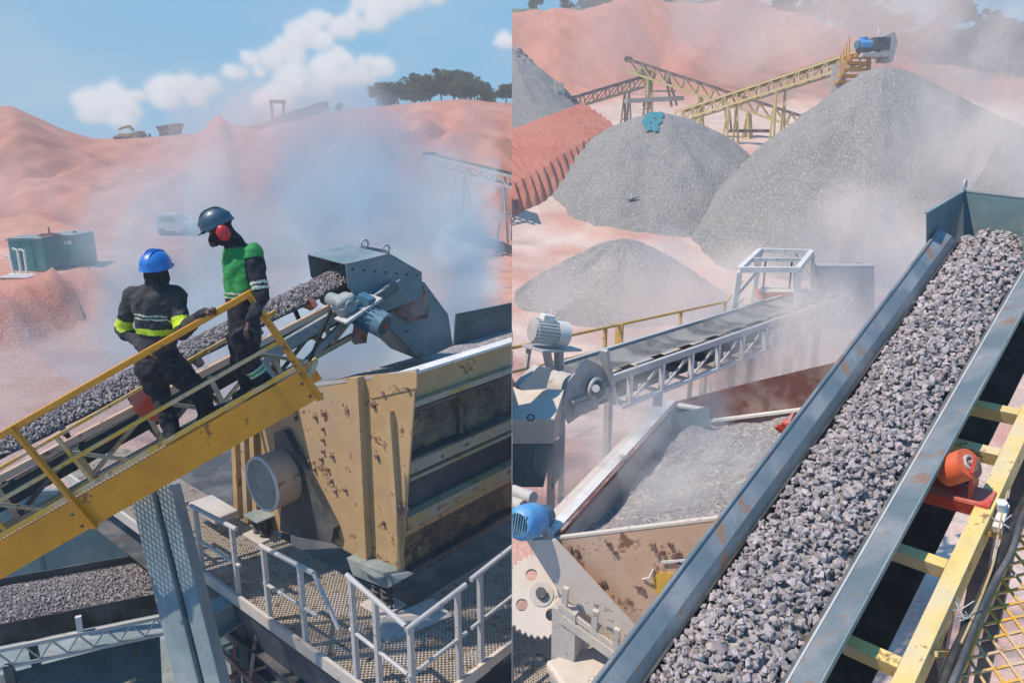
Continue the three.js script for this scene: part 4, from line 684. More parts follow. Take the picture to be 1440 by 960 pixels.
{ // lower product conveyor, bottom left
  const a = at(-60, 862, 9.4), b = at(312, 793, 10.6), d = unit(a, b), s = d.clone().cross(UP).normalize(); if (s.z < 0) s.negate(); const n = s.clone().cross(d).normalize(); if (n.y < 0) n.negate(); const L = a.distanceTo(b), pt = (x, q, h = 0) => add(a, d, x, s, q, n, h);
  const t = thing('product_conveyor', 'low product conveyor with white lattice side at the bottom left', 'conveyor', pt(0, 0, -1));
  part('belt', beltSheet(pt, 0, L, 1.0, 0.08), M.rubber, t); part('side_skirt', bar(pt(0, 0.54, -0.1), pt(L, 0.54, -0.1), 0.02, 0.3, n), M.rubber, t); part('upper_chord', section('L', pt(0, 0.62, -0.26), pt(L, 0.62, -0.26), 0.05, 0.05, 0.01, n), M.galv, t); part('lower_chord', section('L', pt(0, 0.62, -0.52), pt(L, 0.62, -0.52), 0.04, 0.04, 0.01, n), M.galv, t);
  for (let x = 0.05; x < L; x += 0.3) part('lattice_bar', [bar(pt(x, 0.62, -0.5), pt(x + 0.15, 0.62, -0.28), 0.018, 0.018, s), bar(pt(x + 0.15, 0.62, -0.28), pt(x + 0.3, 0.62, -0.5), 0.018, 0.018, s)], M.galv, t);
  for (const x of [1.42, 2.5]) part('idler_post', bar(pt(x, 0.6, -0.28), pt(x, 0.6, -0.02), 0.07, 0.05, s), M.white, t);
  part('far_skirt', bar(pt(0, -0.54, 0), pt(L, -0.54, 0), 0.02, 0.2, n), M.darkSteel, t); for (const x of [0.6, 3.2]) for (const q of [-0.5, 0.62]) part('leg', bar(pt(x, q, -0.5), V(pt(x, q).x, 0, pt(x, q).z), 0.1, 0.1, d), M.navySteel, t);
  const ld = thing('gravel_load', 'fine grey gravel on the low conveyor at the bottom left', 'gravel', pt(0, 0, 0)); ld.userData.kind = 'stuff'; const l = []; for (let i = 0; i < 6500; i++) { const q = rr(-0.5, 0.5), x = rr(0, L); l.push(stoneMatrix(pt(x, q, 0.13 * (1 - q * q * 3.6) - 0.05 + rr(-0.01, 0.02)), rr(0.014, 0.03))); } stoneMass('gravel', l, M.stone, ld, [0.5, 1.0]);
  const gb = beltSheet((x, q) => pt(x, q, 0.13 * (1 - q * q * 3.6) - 0.06), 0, L, 0.98, 0); const gm = M.gravelFine.clone(); gm.side = THREE.DoubleSide; part('gravel_bed', gb, gm, ld);
  const dk = thing('added_deck', 'added steel deck standing in for shaded ground under the left plant', 'deck', V(-5, 1.6, -9)); part('deck_plate', new THREE.BoxGeometry(11, 0.04, 9).translate(-5.6, 1.6, -9), M.column, dk); for (const [x, z] of [[-1, -6], [-10, -6], [-1, -12], [-10, -12]]) part('leg', new THREE.BoxGeometry(0.2, 1.6, 0.2).translate(x, 0.8, z), M.column, dk);  // deck added to make the ground under the plant read as shade
  // steel bin behind it and an added dark plate below it
  const bn = thing('steel_bin', 'teal steel bin wall behind the low conveyor under the walkway', 'bin', at(110, 820, 12)); const w0 = at(-60, 700, 12), w1 = at(330, 660, 12.6); w1.y = w0.y; const yb = 2.5; part('front_wall', plate([w0, w1, V(w1.x, yb, w1.z), V(w0.x, yb, w0.z)], 0.03), M.teal, bn); part('side_wall', plate([w1, add(w1, V(0, 0, -1), 3), V(w1.x, yb, w1.z - 3), V(w1.x, yb, w1.z)], 0.03), M.teal, bn); part('top_rim', section('L', w0, w1, 0.08, 0.08, 0.01), M.column, bn); for (const f of [0.25, 0.6, 0.92]) part('stiffener', bar(add(mix3(w0, w1, f), V(0, 0, 1), 0.03), add(V(mix3(w0, w1, f).x, yb, mix3(w0, w1, f).z), V(0, 0, 1), 0.03), 0.06, 0.06, d), M.teal, bn); for (const f of [0.1, 0.9]) { const p = mix3(w0, w1, f); part('leg', bar(V(p.x, yb, p.z - 0.3), V(p.x, 0, p.z - 0.3), 0.2, 0.2, d), M.navySteel, bn); }
  const sp = thing('added_shade_plate', 'added dark plate standing in for the shade below the low conveyor', 'chute', at(100, 940, 10)); const s0 = pt(-0.5, 0.2, -0.95), s1 = pt(L * 0.72, 0.2, -0.8); part('plate', plate([s0, s1, add(s1, s, 1.8, UP, -1.5), add(s0, s, 1.8, UP, -1.5)], 0.02), M.tealDark, sp); part('pipe', tube(add(s0, s, 0.9, UP, -0.6, d, 0.4), add(s1, s, 0.5, UP, -0.25, d, -0.3), 0.03, 8), M.trussTan, sp); part('kerb_beam', bar(add(s0, s, 1.5, UP, -1.1, d, 1.4), add(s1, s, 1.3, UP, -0.8), 0.3, 0.16), M.dusty, sp); for (const p of [add(s0, s, 1, UP, -0.9), add(s1, s, 1, UP, -0.9)]) part('leg', bar(p, V(p.x, 0, p.z), 0.14, 0.14, d), M.navySteel, sp);  // dark plate added in place of the conveyor's shadow on the ground
}

// ================================================================ RIGHT PLACE: main belt, screen hopper, dusty second conveyor
SIDE = 1;
const mD = ray(1953, -508).normalize(), mQ = mD.clone().cross(UP).normalize(), mN = mQ.clone().cross(mD).normalize(), mL0 = at(908, 960, 4.15);
const mAt = (s, q, n = 0) => add(mL0, mD, s, mQ, q, mN, n), BW = 0.62, S0 = -2.2, S1 = 5.6;
const onN = (px, py, n) => hitP(px, py, mAt(0, 0, n), mN), coord = (p) => { const r = p.clone().sub(mL0); return [r.dot(mD), r.dot(mQ), r.dot(mN)]; };
const heapR = (q) => 0.1 * (1 - Math.pow(Math.abs(q / BW * 2 - 1), 2.4)) - 0.01;
{
  const t = thing('main_conveyor', 'near belt conveyor with flared steel skirts loaded with crushed stone', 'conveyor', mAt(0, 0.3, -1));
  part('belt', bar(mAt(S0, BW / 2, -0.03), mAt(S1, BW / 2, -0.03), BW + 0.1, 0.02, mN), M.rubber, t);
  const flare = (q0, n0, q1, n1, m, th = 0.01) => plate([mAt(S0, q0, n0), mAt(S1 - 0.1, q0, n0), mAt(S1 - 0.1, q1, n1), mAt(S0, q1, n1)], th);
  part('left_skirt', [flare(0.0, 0.0, -0.05, 0.09), flare(-0.05, 0.09, -0.15, 0.15)], M.skirt, t); part('left_skirt_lip', tube(mAt(S0, -0.16, 0.155), mAt(S1 - 0.1, -0.16, 0.155), 0.016, 10), M.skirt, t); part('seal_strip', bar(mAt(S0, 0.008, 0.012), mAt(S1 - 0.1, 0.008, 0.012), 0.016, 0.05, mN), M.rubber, t);
  part('right_skirt', [flare(BW, 0.0, BW + 0.035, 0.05), flare(BW + 0.035, 0.05, BW + 0.2, 0.13)], M.skirt, t); part('right_skirt_rib', bar(mAt(S0, BW + 0.04, 0.06), mAt(S1 - 0.1, BW + 0.04, 0.06), 0.012, 0.022, mN), M.galv, t); part('right_skirt_lip', bar(mAt(S0, BW + 0.203, 0.115), mAt(S1 - 0.1, BW + 0.203, 0.115), 0.012, 0.05, mN), M.teal, t);
  for (let s = S0 + 0.5; s < S1 - 0.4; s += 0.95) { part('skirt_bracket', bar(mAt(s, BW + 0.02, -0.12), mAt(s, BW + 0.15, 0.09), 0.04, 0.03, mD), M.teal, t); part('idler_roller', tube(mAt(s + 0.2, 0, -0.09), mAt(s + 0.2, BW, -0.09), 0.05, 12), M.redOrange, t); }
  part('return_belt', bar(mAt(S0, 0.42, -0.62), mAt(S1, 0.42, -0.55), 0.86, 0.02, mN), M.rubber, t);
  part('left_channel', section('C', mAt(S0, -0.12, -0.22), mAt(S1, -0.12, -0.22), 0.08, 0.16, 0.01, mN), M.paleYellow, t);
  // right-hand frame
  const [sr, qr] = coord(onN(1270, 960, -0.15)); 
  part('frame_rail', [bar(mAt(S0, qr, -0.15), mAt(S1, qr, -0.15), 0.1, 0.012, mN), bar(mAt(S0, qr + 0.044, -0.25), mAt(S1, qr + 0.044, -0.25), 0.012, 0.19, mN), bar(mAt(S0, qr, -0.35), mAt(S1, qr, -0.35), 0.1, 0.012, mN)], M.paleYellow, t, { label: 'pale yellow channel rail' });
  for (const [x, y] of [[1329, 792], [1398, 634], [1428, 578], [1262, 930]]) { const s = coord(onN(x, y, -0.16))[0]; part('cross_member', [bar(mAt(s, -0.1, -0.162), mAt(s, qr - 0.055, -0.162), 0.075, 0.01, mN), bar(mAt(s - 0.034, -0.1, -0.215), mAt(s - 0.034, qr - 0.055, -0.215), 0.008, 0.09, mN)], M.paleYellow, t); }
  for (const s of [0.1, 1.1, 2.1, 3.2]) { part('outer_brace', bar(mAt(s, qr + 0.06, -0.2), mAt(s + 0.35, qr + 0.16, -0.55), 0.05, 0.03, mD), M.railYellow, t); part('leg', bar(mAt(s + 0.5, qr - 0.02, -0.36), V(mAt(s + 0.5, qr).x, 0, mAt(s + 0.5, qr).z), 0.1, 0.1, mD), M.darkSteel, t); }
  for (const s of [-0.6, 2.4, 4.6]) part('leg', bar(mAt(s, -0.1, -0.3), V(mAt(s, -0.1).x, 0, mAt(s, -0.1).z), 0.12, 0.12, mD), M.cream, t);
  // red wing roller and its bracket
  const [ss] = coord(onN(1330, 668, -0.05)); const r0 = mAt(ss, BW + 0.21, -0.02), r1 = mAt(ss, qr - 0.12, 0.11), ra = unit(r0, r1);
  const rl = part('wing_roller', tube(r0, r1, 0.1, 28), M.redOrange, t, { label: 'orange red wing roller' }); part('end_ring', [new THREE.TorusGeometry(0.045, 0.012, 8, 20).applyQuaternion(new THREE.Quaternion().setFromUnitVectors(V(0, 0, 1), ra)).translate(...add(r1, ra, 0.006).toArray()), tube(r1, add(r1, ra, 0.05), 0.016, 10)], M.galv, rl);
  part('roller_bracket', [plate([mAt(ss - 0.07, qr - 0.08, -0.13), mAt(ss + 0.09, qr - 0.08, -0.13), mAt(ss + 0.07, qr - 0.08, 0.12), mAt(ss + 0.0, qr - 0.08, 0.18), mAt(ss - 0.07, qr - 0.08, 0.1)], 0.02), bar(mAt(ss - 0.02, BW - 0.1, -0.16), mAt(ss - 0.02, qr + 0.03, -0.132), 0.16, 0.014, mN), bar(mAt(ss - 0.1, BW - 0.1, -0.21), mAt(ss - 0.1, qr + 0.02, -0.185), 0.014, 0.1, mN)], M.red, t, { label: 'red roller bracket' });
  // red idler end on the far side of the belt
  const s2 = coord(hitP(1118, 580, mAt(0, -0.16, 0), mQ))[0]; part('idler_bracket', [plate([mAt(s2 - 0.08, -0.18, 0.02), mAt(s2 + 0.1, -0.18, 0.03), mAt(s2 + 0.07, -0.2, 0.15), mAt(s2 - 0.03, -0.21, 0.12)], 0.02), tube(mAt(s2, -0.18, 0.07), mAt(s2, -0.26, 0.09), 0.035, 14), bar(mAt(s2 - 0.06, -0.2, 0.03), mAt(s2 - 0.08, -0.27, 0.11), 0.035, 0.035, mD)], M.red, t, { label: 'red idler end bracket' });
  // cable along the frame
  const cb = thing('cable_bundle', 'black cable bundle tied beside the yellow frame', 'cable', onN(1390, 820, -0.3)); const cp = [[1322, 975], [1340, 925], [1366, 872], [1388, 822], [1410, 775], [1430, 728], [1450, 690]].map(([x, y]) => onN(x, y, -0.24)); part('cable', pipe(cp, 0.026, 10, 0.5), M.rubber, cb); part('cable', pipe(cp.map((p, i) => add(p, mQ, 0.035 + 0.012 * Math.sin(i * 2), mN, 0.02)), 0.02, 8, 0.5), M.darkSteel, cb); part('cable', pipe([[1418, 690], [1406, 740], [1398, 790], [1372, 860], [1352, 905]].map(([x, y]) => onN(x, y, -0.2)), 0.008, 6, 0.5), M.trussTan, cb);
  for (const [x, y] of [[1350, 858], [1364, 868], [1410, 735]]) { const p = onN(x, y, -0.2); const g = []; for (let i = 0; i < 5; i++) g.push(tube(p, add(p, mD, rr(-0.08, 0.08), mQ, rr(-0.06, 0.06), mN, rr(0.01, 0.07)), 0.004, 5)); part('tie_wire', g, M.galv, cb); } part('clamp', [bolt(onN(1408, 720, -0.22), mN, 0.035, 0.09), bar(onN(1402, 745, -0.22), onN(1414, 712, -0.22), 0.05, 0.05, mN)], M.white, cb);
  // yellow expanded mesh walkway
  const mw = thing('mesh_walkway', 'yellow diamond mesh walkway in the bottom right corner', 'walkway', mAt(0.5, 1.8, -0.5)); const [ms, mq] = coord(onN(1352, 952, -0.42)); strands(mAt(ms - 0.9, mq, -0.42), mD, mQ, 2.6, 1.25, 0.26, 0.125, 0.014, 0.014, mN).forEach((g) => part('mesh_strand', g, M.railYellow, mw)); part('edge_bar', bar(mAt(ms - 0.9, mq - 0.01, -0.42), mAt(ms + 1.7, mq - 0.01, -0.42), 0.03, 0.06, mN), M.railYellow, mw); for (const s of [-0.5, 1.5]) part('bearer', bar(mAt(ms + s, mq - 0.25, -0.47), mAt(ms + s, mq + 1.25, -0.47), 0.05, 0.07, mN), M.darkSteel, mw);
}
{ // the stone load: nearest stones are parts, the rest one mass
  const ld = thing('stone_load', 'heaped grey crushed stone on the near belt conveyor', 'gravel', mAt(0, BW / 2, 0));
  const bed = beltSheet((s, q) => mAt(s, q + BW / 2, heapR(q + BW / 2) - 0.045), S0, S1 + 0.05, BW * 0.98, 0); const gm = M.gravelFine.clone(); gm.side = THREE.DoubleSide; part('gravel_bed', bed, gm, ld, { kind: 'stuff' });
  const all = []; for (let i = 0; i < 6200; i++) { const s = rr(S0, S1 + 0.05), q = BW * (0.5 + 0.485 * rr(-1, 1)), r = rr(0.02, 0.04) * (rnd() < 0.1 ? 1.3 : 1); const p = mAt(s, q, heapR(q) - 0.014 + rr(-0.014, 0.03)); all.push([p, r, stoneMatrix(p, r)]); }
  const dep = (p) => p.clone().sub(CAM).dot(FW), inView = all.filter(([p]) => { const d = dep(p), y = 480 - p.clone().sub(CAM).dot(UPC) / d * FPX; return y < 965; }).sort((a, b) => b[1] / dep(b[0]) - a[1] / dep(a[0])), near = new Set(inView.slice(0, 300));
  const tones = [0.72, 0.88, 1.0, 1.12, 1.25].map((k) => { const m = M.stone.clone(); m.color = new THREE.Color().setRGB(k, k * 0.985, k * 0.99); return m; });
  for (const [p, r, mm] of near) { const o = new THREE.Mesh(stoneShapes[Math.floor(rnd() * 6)], tones[Math.floor(rnd() * 5)]); o.name = 'stone'; mm.decompose(o.position, o.quaternion, o.scale); o.position.sub(ld.baseAt); o.castShadow = o.receiveShadow = true; ld.add(o); }
  stoneMass('stones', all.filter((a) => !near.has(a)).map((a) => a[2]), M.stone, ld, [0.7, 1.28]);
}
{ // receiving box at the head of the belt
  const t = thing('receiving_box', 'dark teal steel box open towards the belt head, with a lifting eye', 'hood', mAt(S1, 0, -0.2)); const P = (x, y) => hitP(x, y, mAt(0, -0.2, 0), mQ);
  const a = P(1303, 299), b = P(1356, 268), hD = V(mD.x, 0, mD.z).normalize(), R = (x, y) => hitP(x, y, b, hD);
  part('side_plate', plate([a, b, P(1356, 372), P(1303, 366)], 0.012), M.teal, t); part('back_plate', plate([b, R(1470, 282), R(1470, 420), R(1356, 420)], 0.012), M.teal, t); part('top_edge', [bar(a, b, 0.035, 0.014), bar(b, R(1470, 282), 0.035, 0.014)], M.column, t); part('far_side_plate', plate([R(1470, 282), R(1470, 430), add(R(1470, 430), hD, -1), add(R(1470, 282), hD, -1, UP, -0.2)], 0.012), M.teal, t);
  const c = P(1357, 262); part('lifting_eye', new THREE.TorusGeometry(0.05, 0.016, 8, 18).scale(0.75, 1.25, 1).applyQuaternion(new THREE.Quaternion().setFromUnitVectors(V(0, 0, 1), mQ)).translate(c.x, c.y, c.z), M.galv, t);
  part('support', [bar(P(1310, 366), V(P(1310, 366).x, 0, P(1310, 366).z), 0.12, 0.12, mD)], M.cream, t);
  const st = stoneShapes[0].clone().applyMatrix4(stoneMatrix(hitP(1283, 388, mAt(0, -0.26, 0), mQ), 0.07)); const pk = thing('belt_latch', 'small dark latch on the outer edge of the belt skirt', 'latch', hitP(1283, 388, mAt(0, -0.22, 0), mQ)); part('latch', [st, bar(hitP(1276, 395, mAt(0, -0.2, 0), mQ), hitP(1290, 382, mAt(0, -0.2, 0), mQ), 0.06, 0.05)], M.darkSteel, pk);
}
// ---- screen hopper with tan front plate
const hu = V(Math.sin(rad(28.4)), 0, -Math.cos(rad(28.4))), hJ = at(772, 753, 6.5), hK = hitY(945, 566, hJ.y), hOut = hu.clone().negate(), FP = (x, y, o = 0) => hitP(x, y, add(hJ, hOut, o), hu), BP = (x, y) => hitP(x, y, hK, hu);
{
  const t = thing('screen_hopper', 'open screen hopper with tan front plate and pale left rim', 'machine', V(hJ.x, hJ.y - 1.6, hJ.z)), left = V(-hu.z, 0, hu.x).multiplyScalar(-1);   // left: to the outside
  if (left.x > 0) left.negate();
  part('front_plate', prism([[780, 757], [1036, 725], [1075, 740], [985, 880], [908, 899], [850, 846], [800, 786]].map(([x, y]) => FP(x, y)), hOut.clone().multiplyScalar(0.02)), M.tanPink, t, { label: 'tan front plate with rusty bolts' });
  part('front_rim', bar(FP(780, 756), FP(1040, 724), 0.05, 0.02), M.cream, t);
  part('left_rim', [bar(add(hJ, UP, 0.02), add(hK, UP, 0.02), 0.1, 0.03)], M.white, t); part('left_rim_lip', bar(add(hJ, left, -0.075), add(hK, left, -0.075), 0.035, 0.05), M.maroon, t); part('left_outer_rail', bar(add(hJ, left, 0.16, UP, -0.1), add(hK, left, 0.16, UP, -0.1), 0.14, 0.03), M.cream, t);
  part('left_wall', plate([add(hJ, left, -0.04), add(hK, left, -0.04), add(hK, left, -0.2, UP, -1.3), add(hJ, left, -0.25, UP, -1.4)], 0.02), M.dusty, t);
  part('rail_cap', [bar(mix3(hJ, hK, 0.985), add(mix3(hJ, hK, 0.985), left, -0.5), 0.12, 0.03), bolt(add(mix3(hJ, hK, 0.46), UP, 0.04, left, -0.05), UP, 0.05, 0.05)], M.white, t);
  part('back_wall', prism([[945, 566], [1062, 536], [1196, 505], [1196, 640], [966, 664]].map(([x, y]) => BP(x, y)), hu.clone().multiplyScalar(0.02)), M.maroon, t, { label: 'rust brown back wall' });
  part('back_ledge', bar(add(BP(1000, 590), hOut, 0.05), add(BP(1190, 566), hOut, 0.05), 0.08, 0.03), M.white, t); part('deflector', prism([[932, 580], [1006, 562], [1006, 588], [934, 608]].map(([x, y]) => BP(x, y)).map((p) => add(p, hOut, 0.25)), hOut.clone().multiplyScalar(0.015)), M.teal, t);
  part('right_wall', plate([FP(1036, 726), BP(1196, 505), add(BP(1196, 505), UP, -1), add(FP(1036, 726), UP, -1)], 0.02), M.dusty, t);
  [[802, 770], [812, 774], [857, 764], [866, 776], [919, 766], [926, 779], [933, 776], [944, 766], [950, 780], [956, 778], [845, 820], [850, 818], [900, 826], [905, 830], [820, 800], [955, 795], [963, 793]].forEach(([x, y], i) => { const p = FP(x, y, 0.022), g = [bolt(p, hOut, 0.022, 0.02)]; for (let k = 0; k < 5; k++) g.push(stoneShapes[k].clone().applyMatrix4(stoneMatrix(add(p, V(1, 0, 0), rr(-0.05, 0.05), UP, rr(-0.03, 0.03)), 0.012))); part('rusty_bolt', g, M.maroon, t); });
  part('repair_patch', prism([[925, 802], [950, 806], [962, 828], [945, 850], [928, 838], [916, 822]].map(([x, y]) => FP(x, y, 0.02)), hOut.clone().multiplyScalar(0.008)), M.railYellow, t, { label: 'yellow repair patch' });
  part('handle', [pipe([FP(904, 814, 0.03), FP(913, 812, 0.07), FP(919, 800, 0.03)], 0.008, 6), pipe([FP(954, 812, 0.03), FP(960, 812, 0.07), FP(963, 799, 0.03)], 0.008, 6), bar(FP(930, 790, 0.04), FP(972, 787, 0.04), 0.01, 0.02)], M.white, t);
  part('edge_flange', plate([FP(742, 757, 0.12), FP(782, 757, 0.12), FP(912, 898, 0.12), FP(884, 902, 0.12), FP(792, 836, 0.12)], 0.03), M.cream, t);
  // bed of stone inside, sloping
  const c4 = [add(FP(788, 764), hu, 0.1), add(FP(1038, 734), hu, 0.1), add(BP(1192, 574), hu, -0.05), add(BP(950, 596), hu, -0.05)], n = 34, pos = [], idx = [];
  const bedP = (u, v) => { const p = mix3(mix3(c4[0], c4[1], u), mix3(c4[3], c4[2], u), v); p.y += -0.12 + 0.1 * v - 0.1 * Math.sin(v * 3.1) + (fbm(u * 7, v * 7, 333, 4) - 0.5) * 0.22; return p; };
  for (let j = 0; j <= n; j++) for (let i = 0; i <= n; i++) { const p = bedP(i / n, j / n); pos.push(p.x, p.y, p.z); } for (let j = 0; j < n; j++) for (let i = 0; i < n; i++) { const A = j * (n + 1) + i; idx.push(A, A + 1, A + n + 1, A + 1, A + n + 2, A + n + 1); }
  const g = new THREE.BufferGeometry(); g.setAttribute('position', new THREE.Float32BufferAttribute(pos, 3)); g.setIndex(idx); g.computeVertexNormals(); const gm = M.gravelFine.clone(); gm.side = THREE.DoubleSide; const ld = thing('stone_bed', 'dusty grey stone lying inside the screen hopper', 'gravel', bedP(0.5, 0.5)); ld.userData.kind = 'stuff'; part('gravel_bed', g, gm, ld);
  const l = []; for (let i = 0; i < 1700; i++) { const u = rr(0.01, 0.99), v = rr(0.01, 0.99); if (fbm(u * 4, v * 4, 91, 3) < 0.44 && rnd() < 0.8) continue; const p = bedP(u, v); if (p.x > 0.05) l.push(stoneMatrix(p, rr(0.01, 0.03))); } stoneMass('stones', l, M.stone, ld, [0.7, 1.1]);
  // legs and braces
  for (const [a, b, w] of [[[796, 826], [792, 872], 0.05], [[790, 868], [905, 950], 0.08], [[838, 858], [834, 900], 0.05], [[868, 884], [866, 922], 0.05], [[786, 850], [880, 922], 0.045]]) part('brace', bar(FP(...a, 0.25), FP(...b, 0.2), w, w * 0.7, hOut), M.cream, t);
  const lp = FP(800, 850, 0.15), lp2 = FP(980, 860, 0.0); for (const p of [lp, lp2]) part('leg', bar(p, V(p.x, 0, p.z), 0.22, 0.22, hu), M.dusty, t);
}
{ // blue motor cowl at the left rim
  const c = at(740, 734, 6.35), ax = V(-0.55, 0.25, 0.8).normalize(), q = new THREE.Quaternion().setFromUnitVectors(UP, ax), t = thing('motor_cowl', 'bright blue motor cowl beside the pale hopper rim', 'motor', c); const L = (pts, s = 24) => new THREE.LatheGeometry(pts.map(([x, y]) => new THREE.Vector2(x, y)), s).applyQuaternion(q).translate(c.x, c.y, c.z);
  M.skyBlue.side = THREE.DoubleSide; part('cowl', L([[0.12, -0.16], [0.15, -0.14], [0.155, 0], [0.148, 0.08], [0.125, 0.13], [0.1, 0.14]]), M.skyBlue, t); part('motor_body', L([[0, -0.35], [0.1, -0.34], [0.11, -0.1], [0, -0.1]]), M.motorBlue, t); const x = ax.clone().cross(UP).normalize(), y = x.clone().cross(ax); for (let i = 0; i < 7; i++) { const k = (i - 3) * 0.026; part('grille_bar', bar(add(c, ax, 0.135, x, k, y, -0.095), add(c, ax, 0.135, x, k, y, 0.095), 0.012, 0.012, ax), M.motorBlue, t); } part('bracket', bar(add(c, ax, -0.2), hJ, 0.08, 0.05), M.cream, t);
}
{ // gear wheel and drive below
  const c = at(762, 838, 6.7), ax = V(-0.1, 0.75, 0.65).normalize(), t = thing('gear_wheel', 'dust-covered toothed gear wheel below the hopper corner', 'gear', c), R = 0.36, sh = new THREE.Shape(); for (let i = 0; i <= 160; i++) { const a = i / 160 * 6.2832, r = R + (i % 4 < 2 ? 0.018 : -0.004); i ? sh.lineTo(Math.cos(a) * r, Math.sin(a) * r) : sh.moveTo(Math.cos(a) * r, Math.sin(a) * r); }
  const hole = new THREE.Path(); hole.absarc(0, 0, 0.07, 0, 6.2832, true); sh.holes.push(hole); for (let k = 0; k < 4; k++) { const h = new THREE.Path(); h.absarc(Math.cos(k * 1.57 + 0.5) * 0.2, Math.sin(k * 1.57 + 0.5) * 0.2, 0.055, 0, 6.2832, true); sh.holes.push(h); }
  const q = new THREE.Quaternion().setFromUnitVectors(V(0, 0, 1), ax), P = (g) => g.applyQuaternion(q).translate(c.x, c.y, c.z); part('toothed_disc', P(new THREE.ExtrudeGeometry(sh, { depth: 0.06, bevelEnabled: false })), M.cream, t); part('hub', P(new THREE.CylinderGeometry(0.11, 0.11, 0.14, 20).rotateX(Math.PI / 2)), M.dusty, t); part('shaft', tube(add(c, ax, -0.5), add(c, ax, 0.12), 0.05, 12), M.darkSteel, t); part('guard', bar(add(c, V(1, 0, 0), 0.3, UP, 0.05), add(c, V(1, 0, 0), 0.22, UP, -0.5), 0.3, 0.04), M.dusty, t);
  const ch = thing('drive_chain', 'brown dusty drive rollers at the left edge below the cowl', 'drive', at(735, 700, 6.9)); for (const [x, y] of [[728, 706], [742, 694]]) part('roller', tube(at(x - 20, y - 4, 7), at(x + 8, y + 6, 6.8), 0.06, 14), M.dusty, ch); part('yoke', [bar(at(724, 690, 7), at(762, 716, 6.8), 0.03, 0.03)], M.railYellow, ch);
  const cbx = thing('cream_cover', 'cream dusty cover plate at the bottom under the hopper', 'cover', at(830, 950, 6.2)); part('cover', new RoundedBoxGeometry(0.6, 0.12, 0.5, 2, 0.04).rotateY(0.4).translate(...at(828, 948, 6.3).toArray()), M.cream, cbx); part('blue_motor', tube(at(862, 958, 6.0), at(892, 965, 6.0), 0.12, 18), M.skyBlue, cbx);
  const pl = thing('lower_platform', 'dusty expanded metal platform at the bottom left of the hopper', 'platform', hitY(750, 930, hJ.y - 1.9)); const y = hJ.y - 1.9, o = hitY(718, 965, y); o.y = y; part('mesh_panel', strands(V(0.02, y, o.z + 0.8), V(1, 0, 0), V(0, 0, -1), 1.5, 2.0, 0.1, 0.045, 0.014, 0.01, UP).flat(), M.meshTan, pl, { kind: 'stuff' }); part('edge_beam', bar(V(0.02, y - 0.05, o.z - 1.2), V(1.5, y - 0.05, o.z - 1.2), 0.08, 0.12), M.cream, pl); part('bearer', bar(V(0.8, y - 0.06, o.z + 0.8), V(0.8, y - 0.06, o.z - 1.2), 0.06, 0.08), M.cream, pl); part('leg', bar(V(1.3, y - 0.1, o.z - 1), V(1.3, 0, o.z - 1), 0.12, 0.12), M.cream, pl);
}
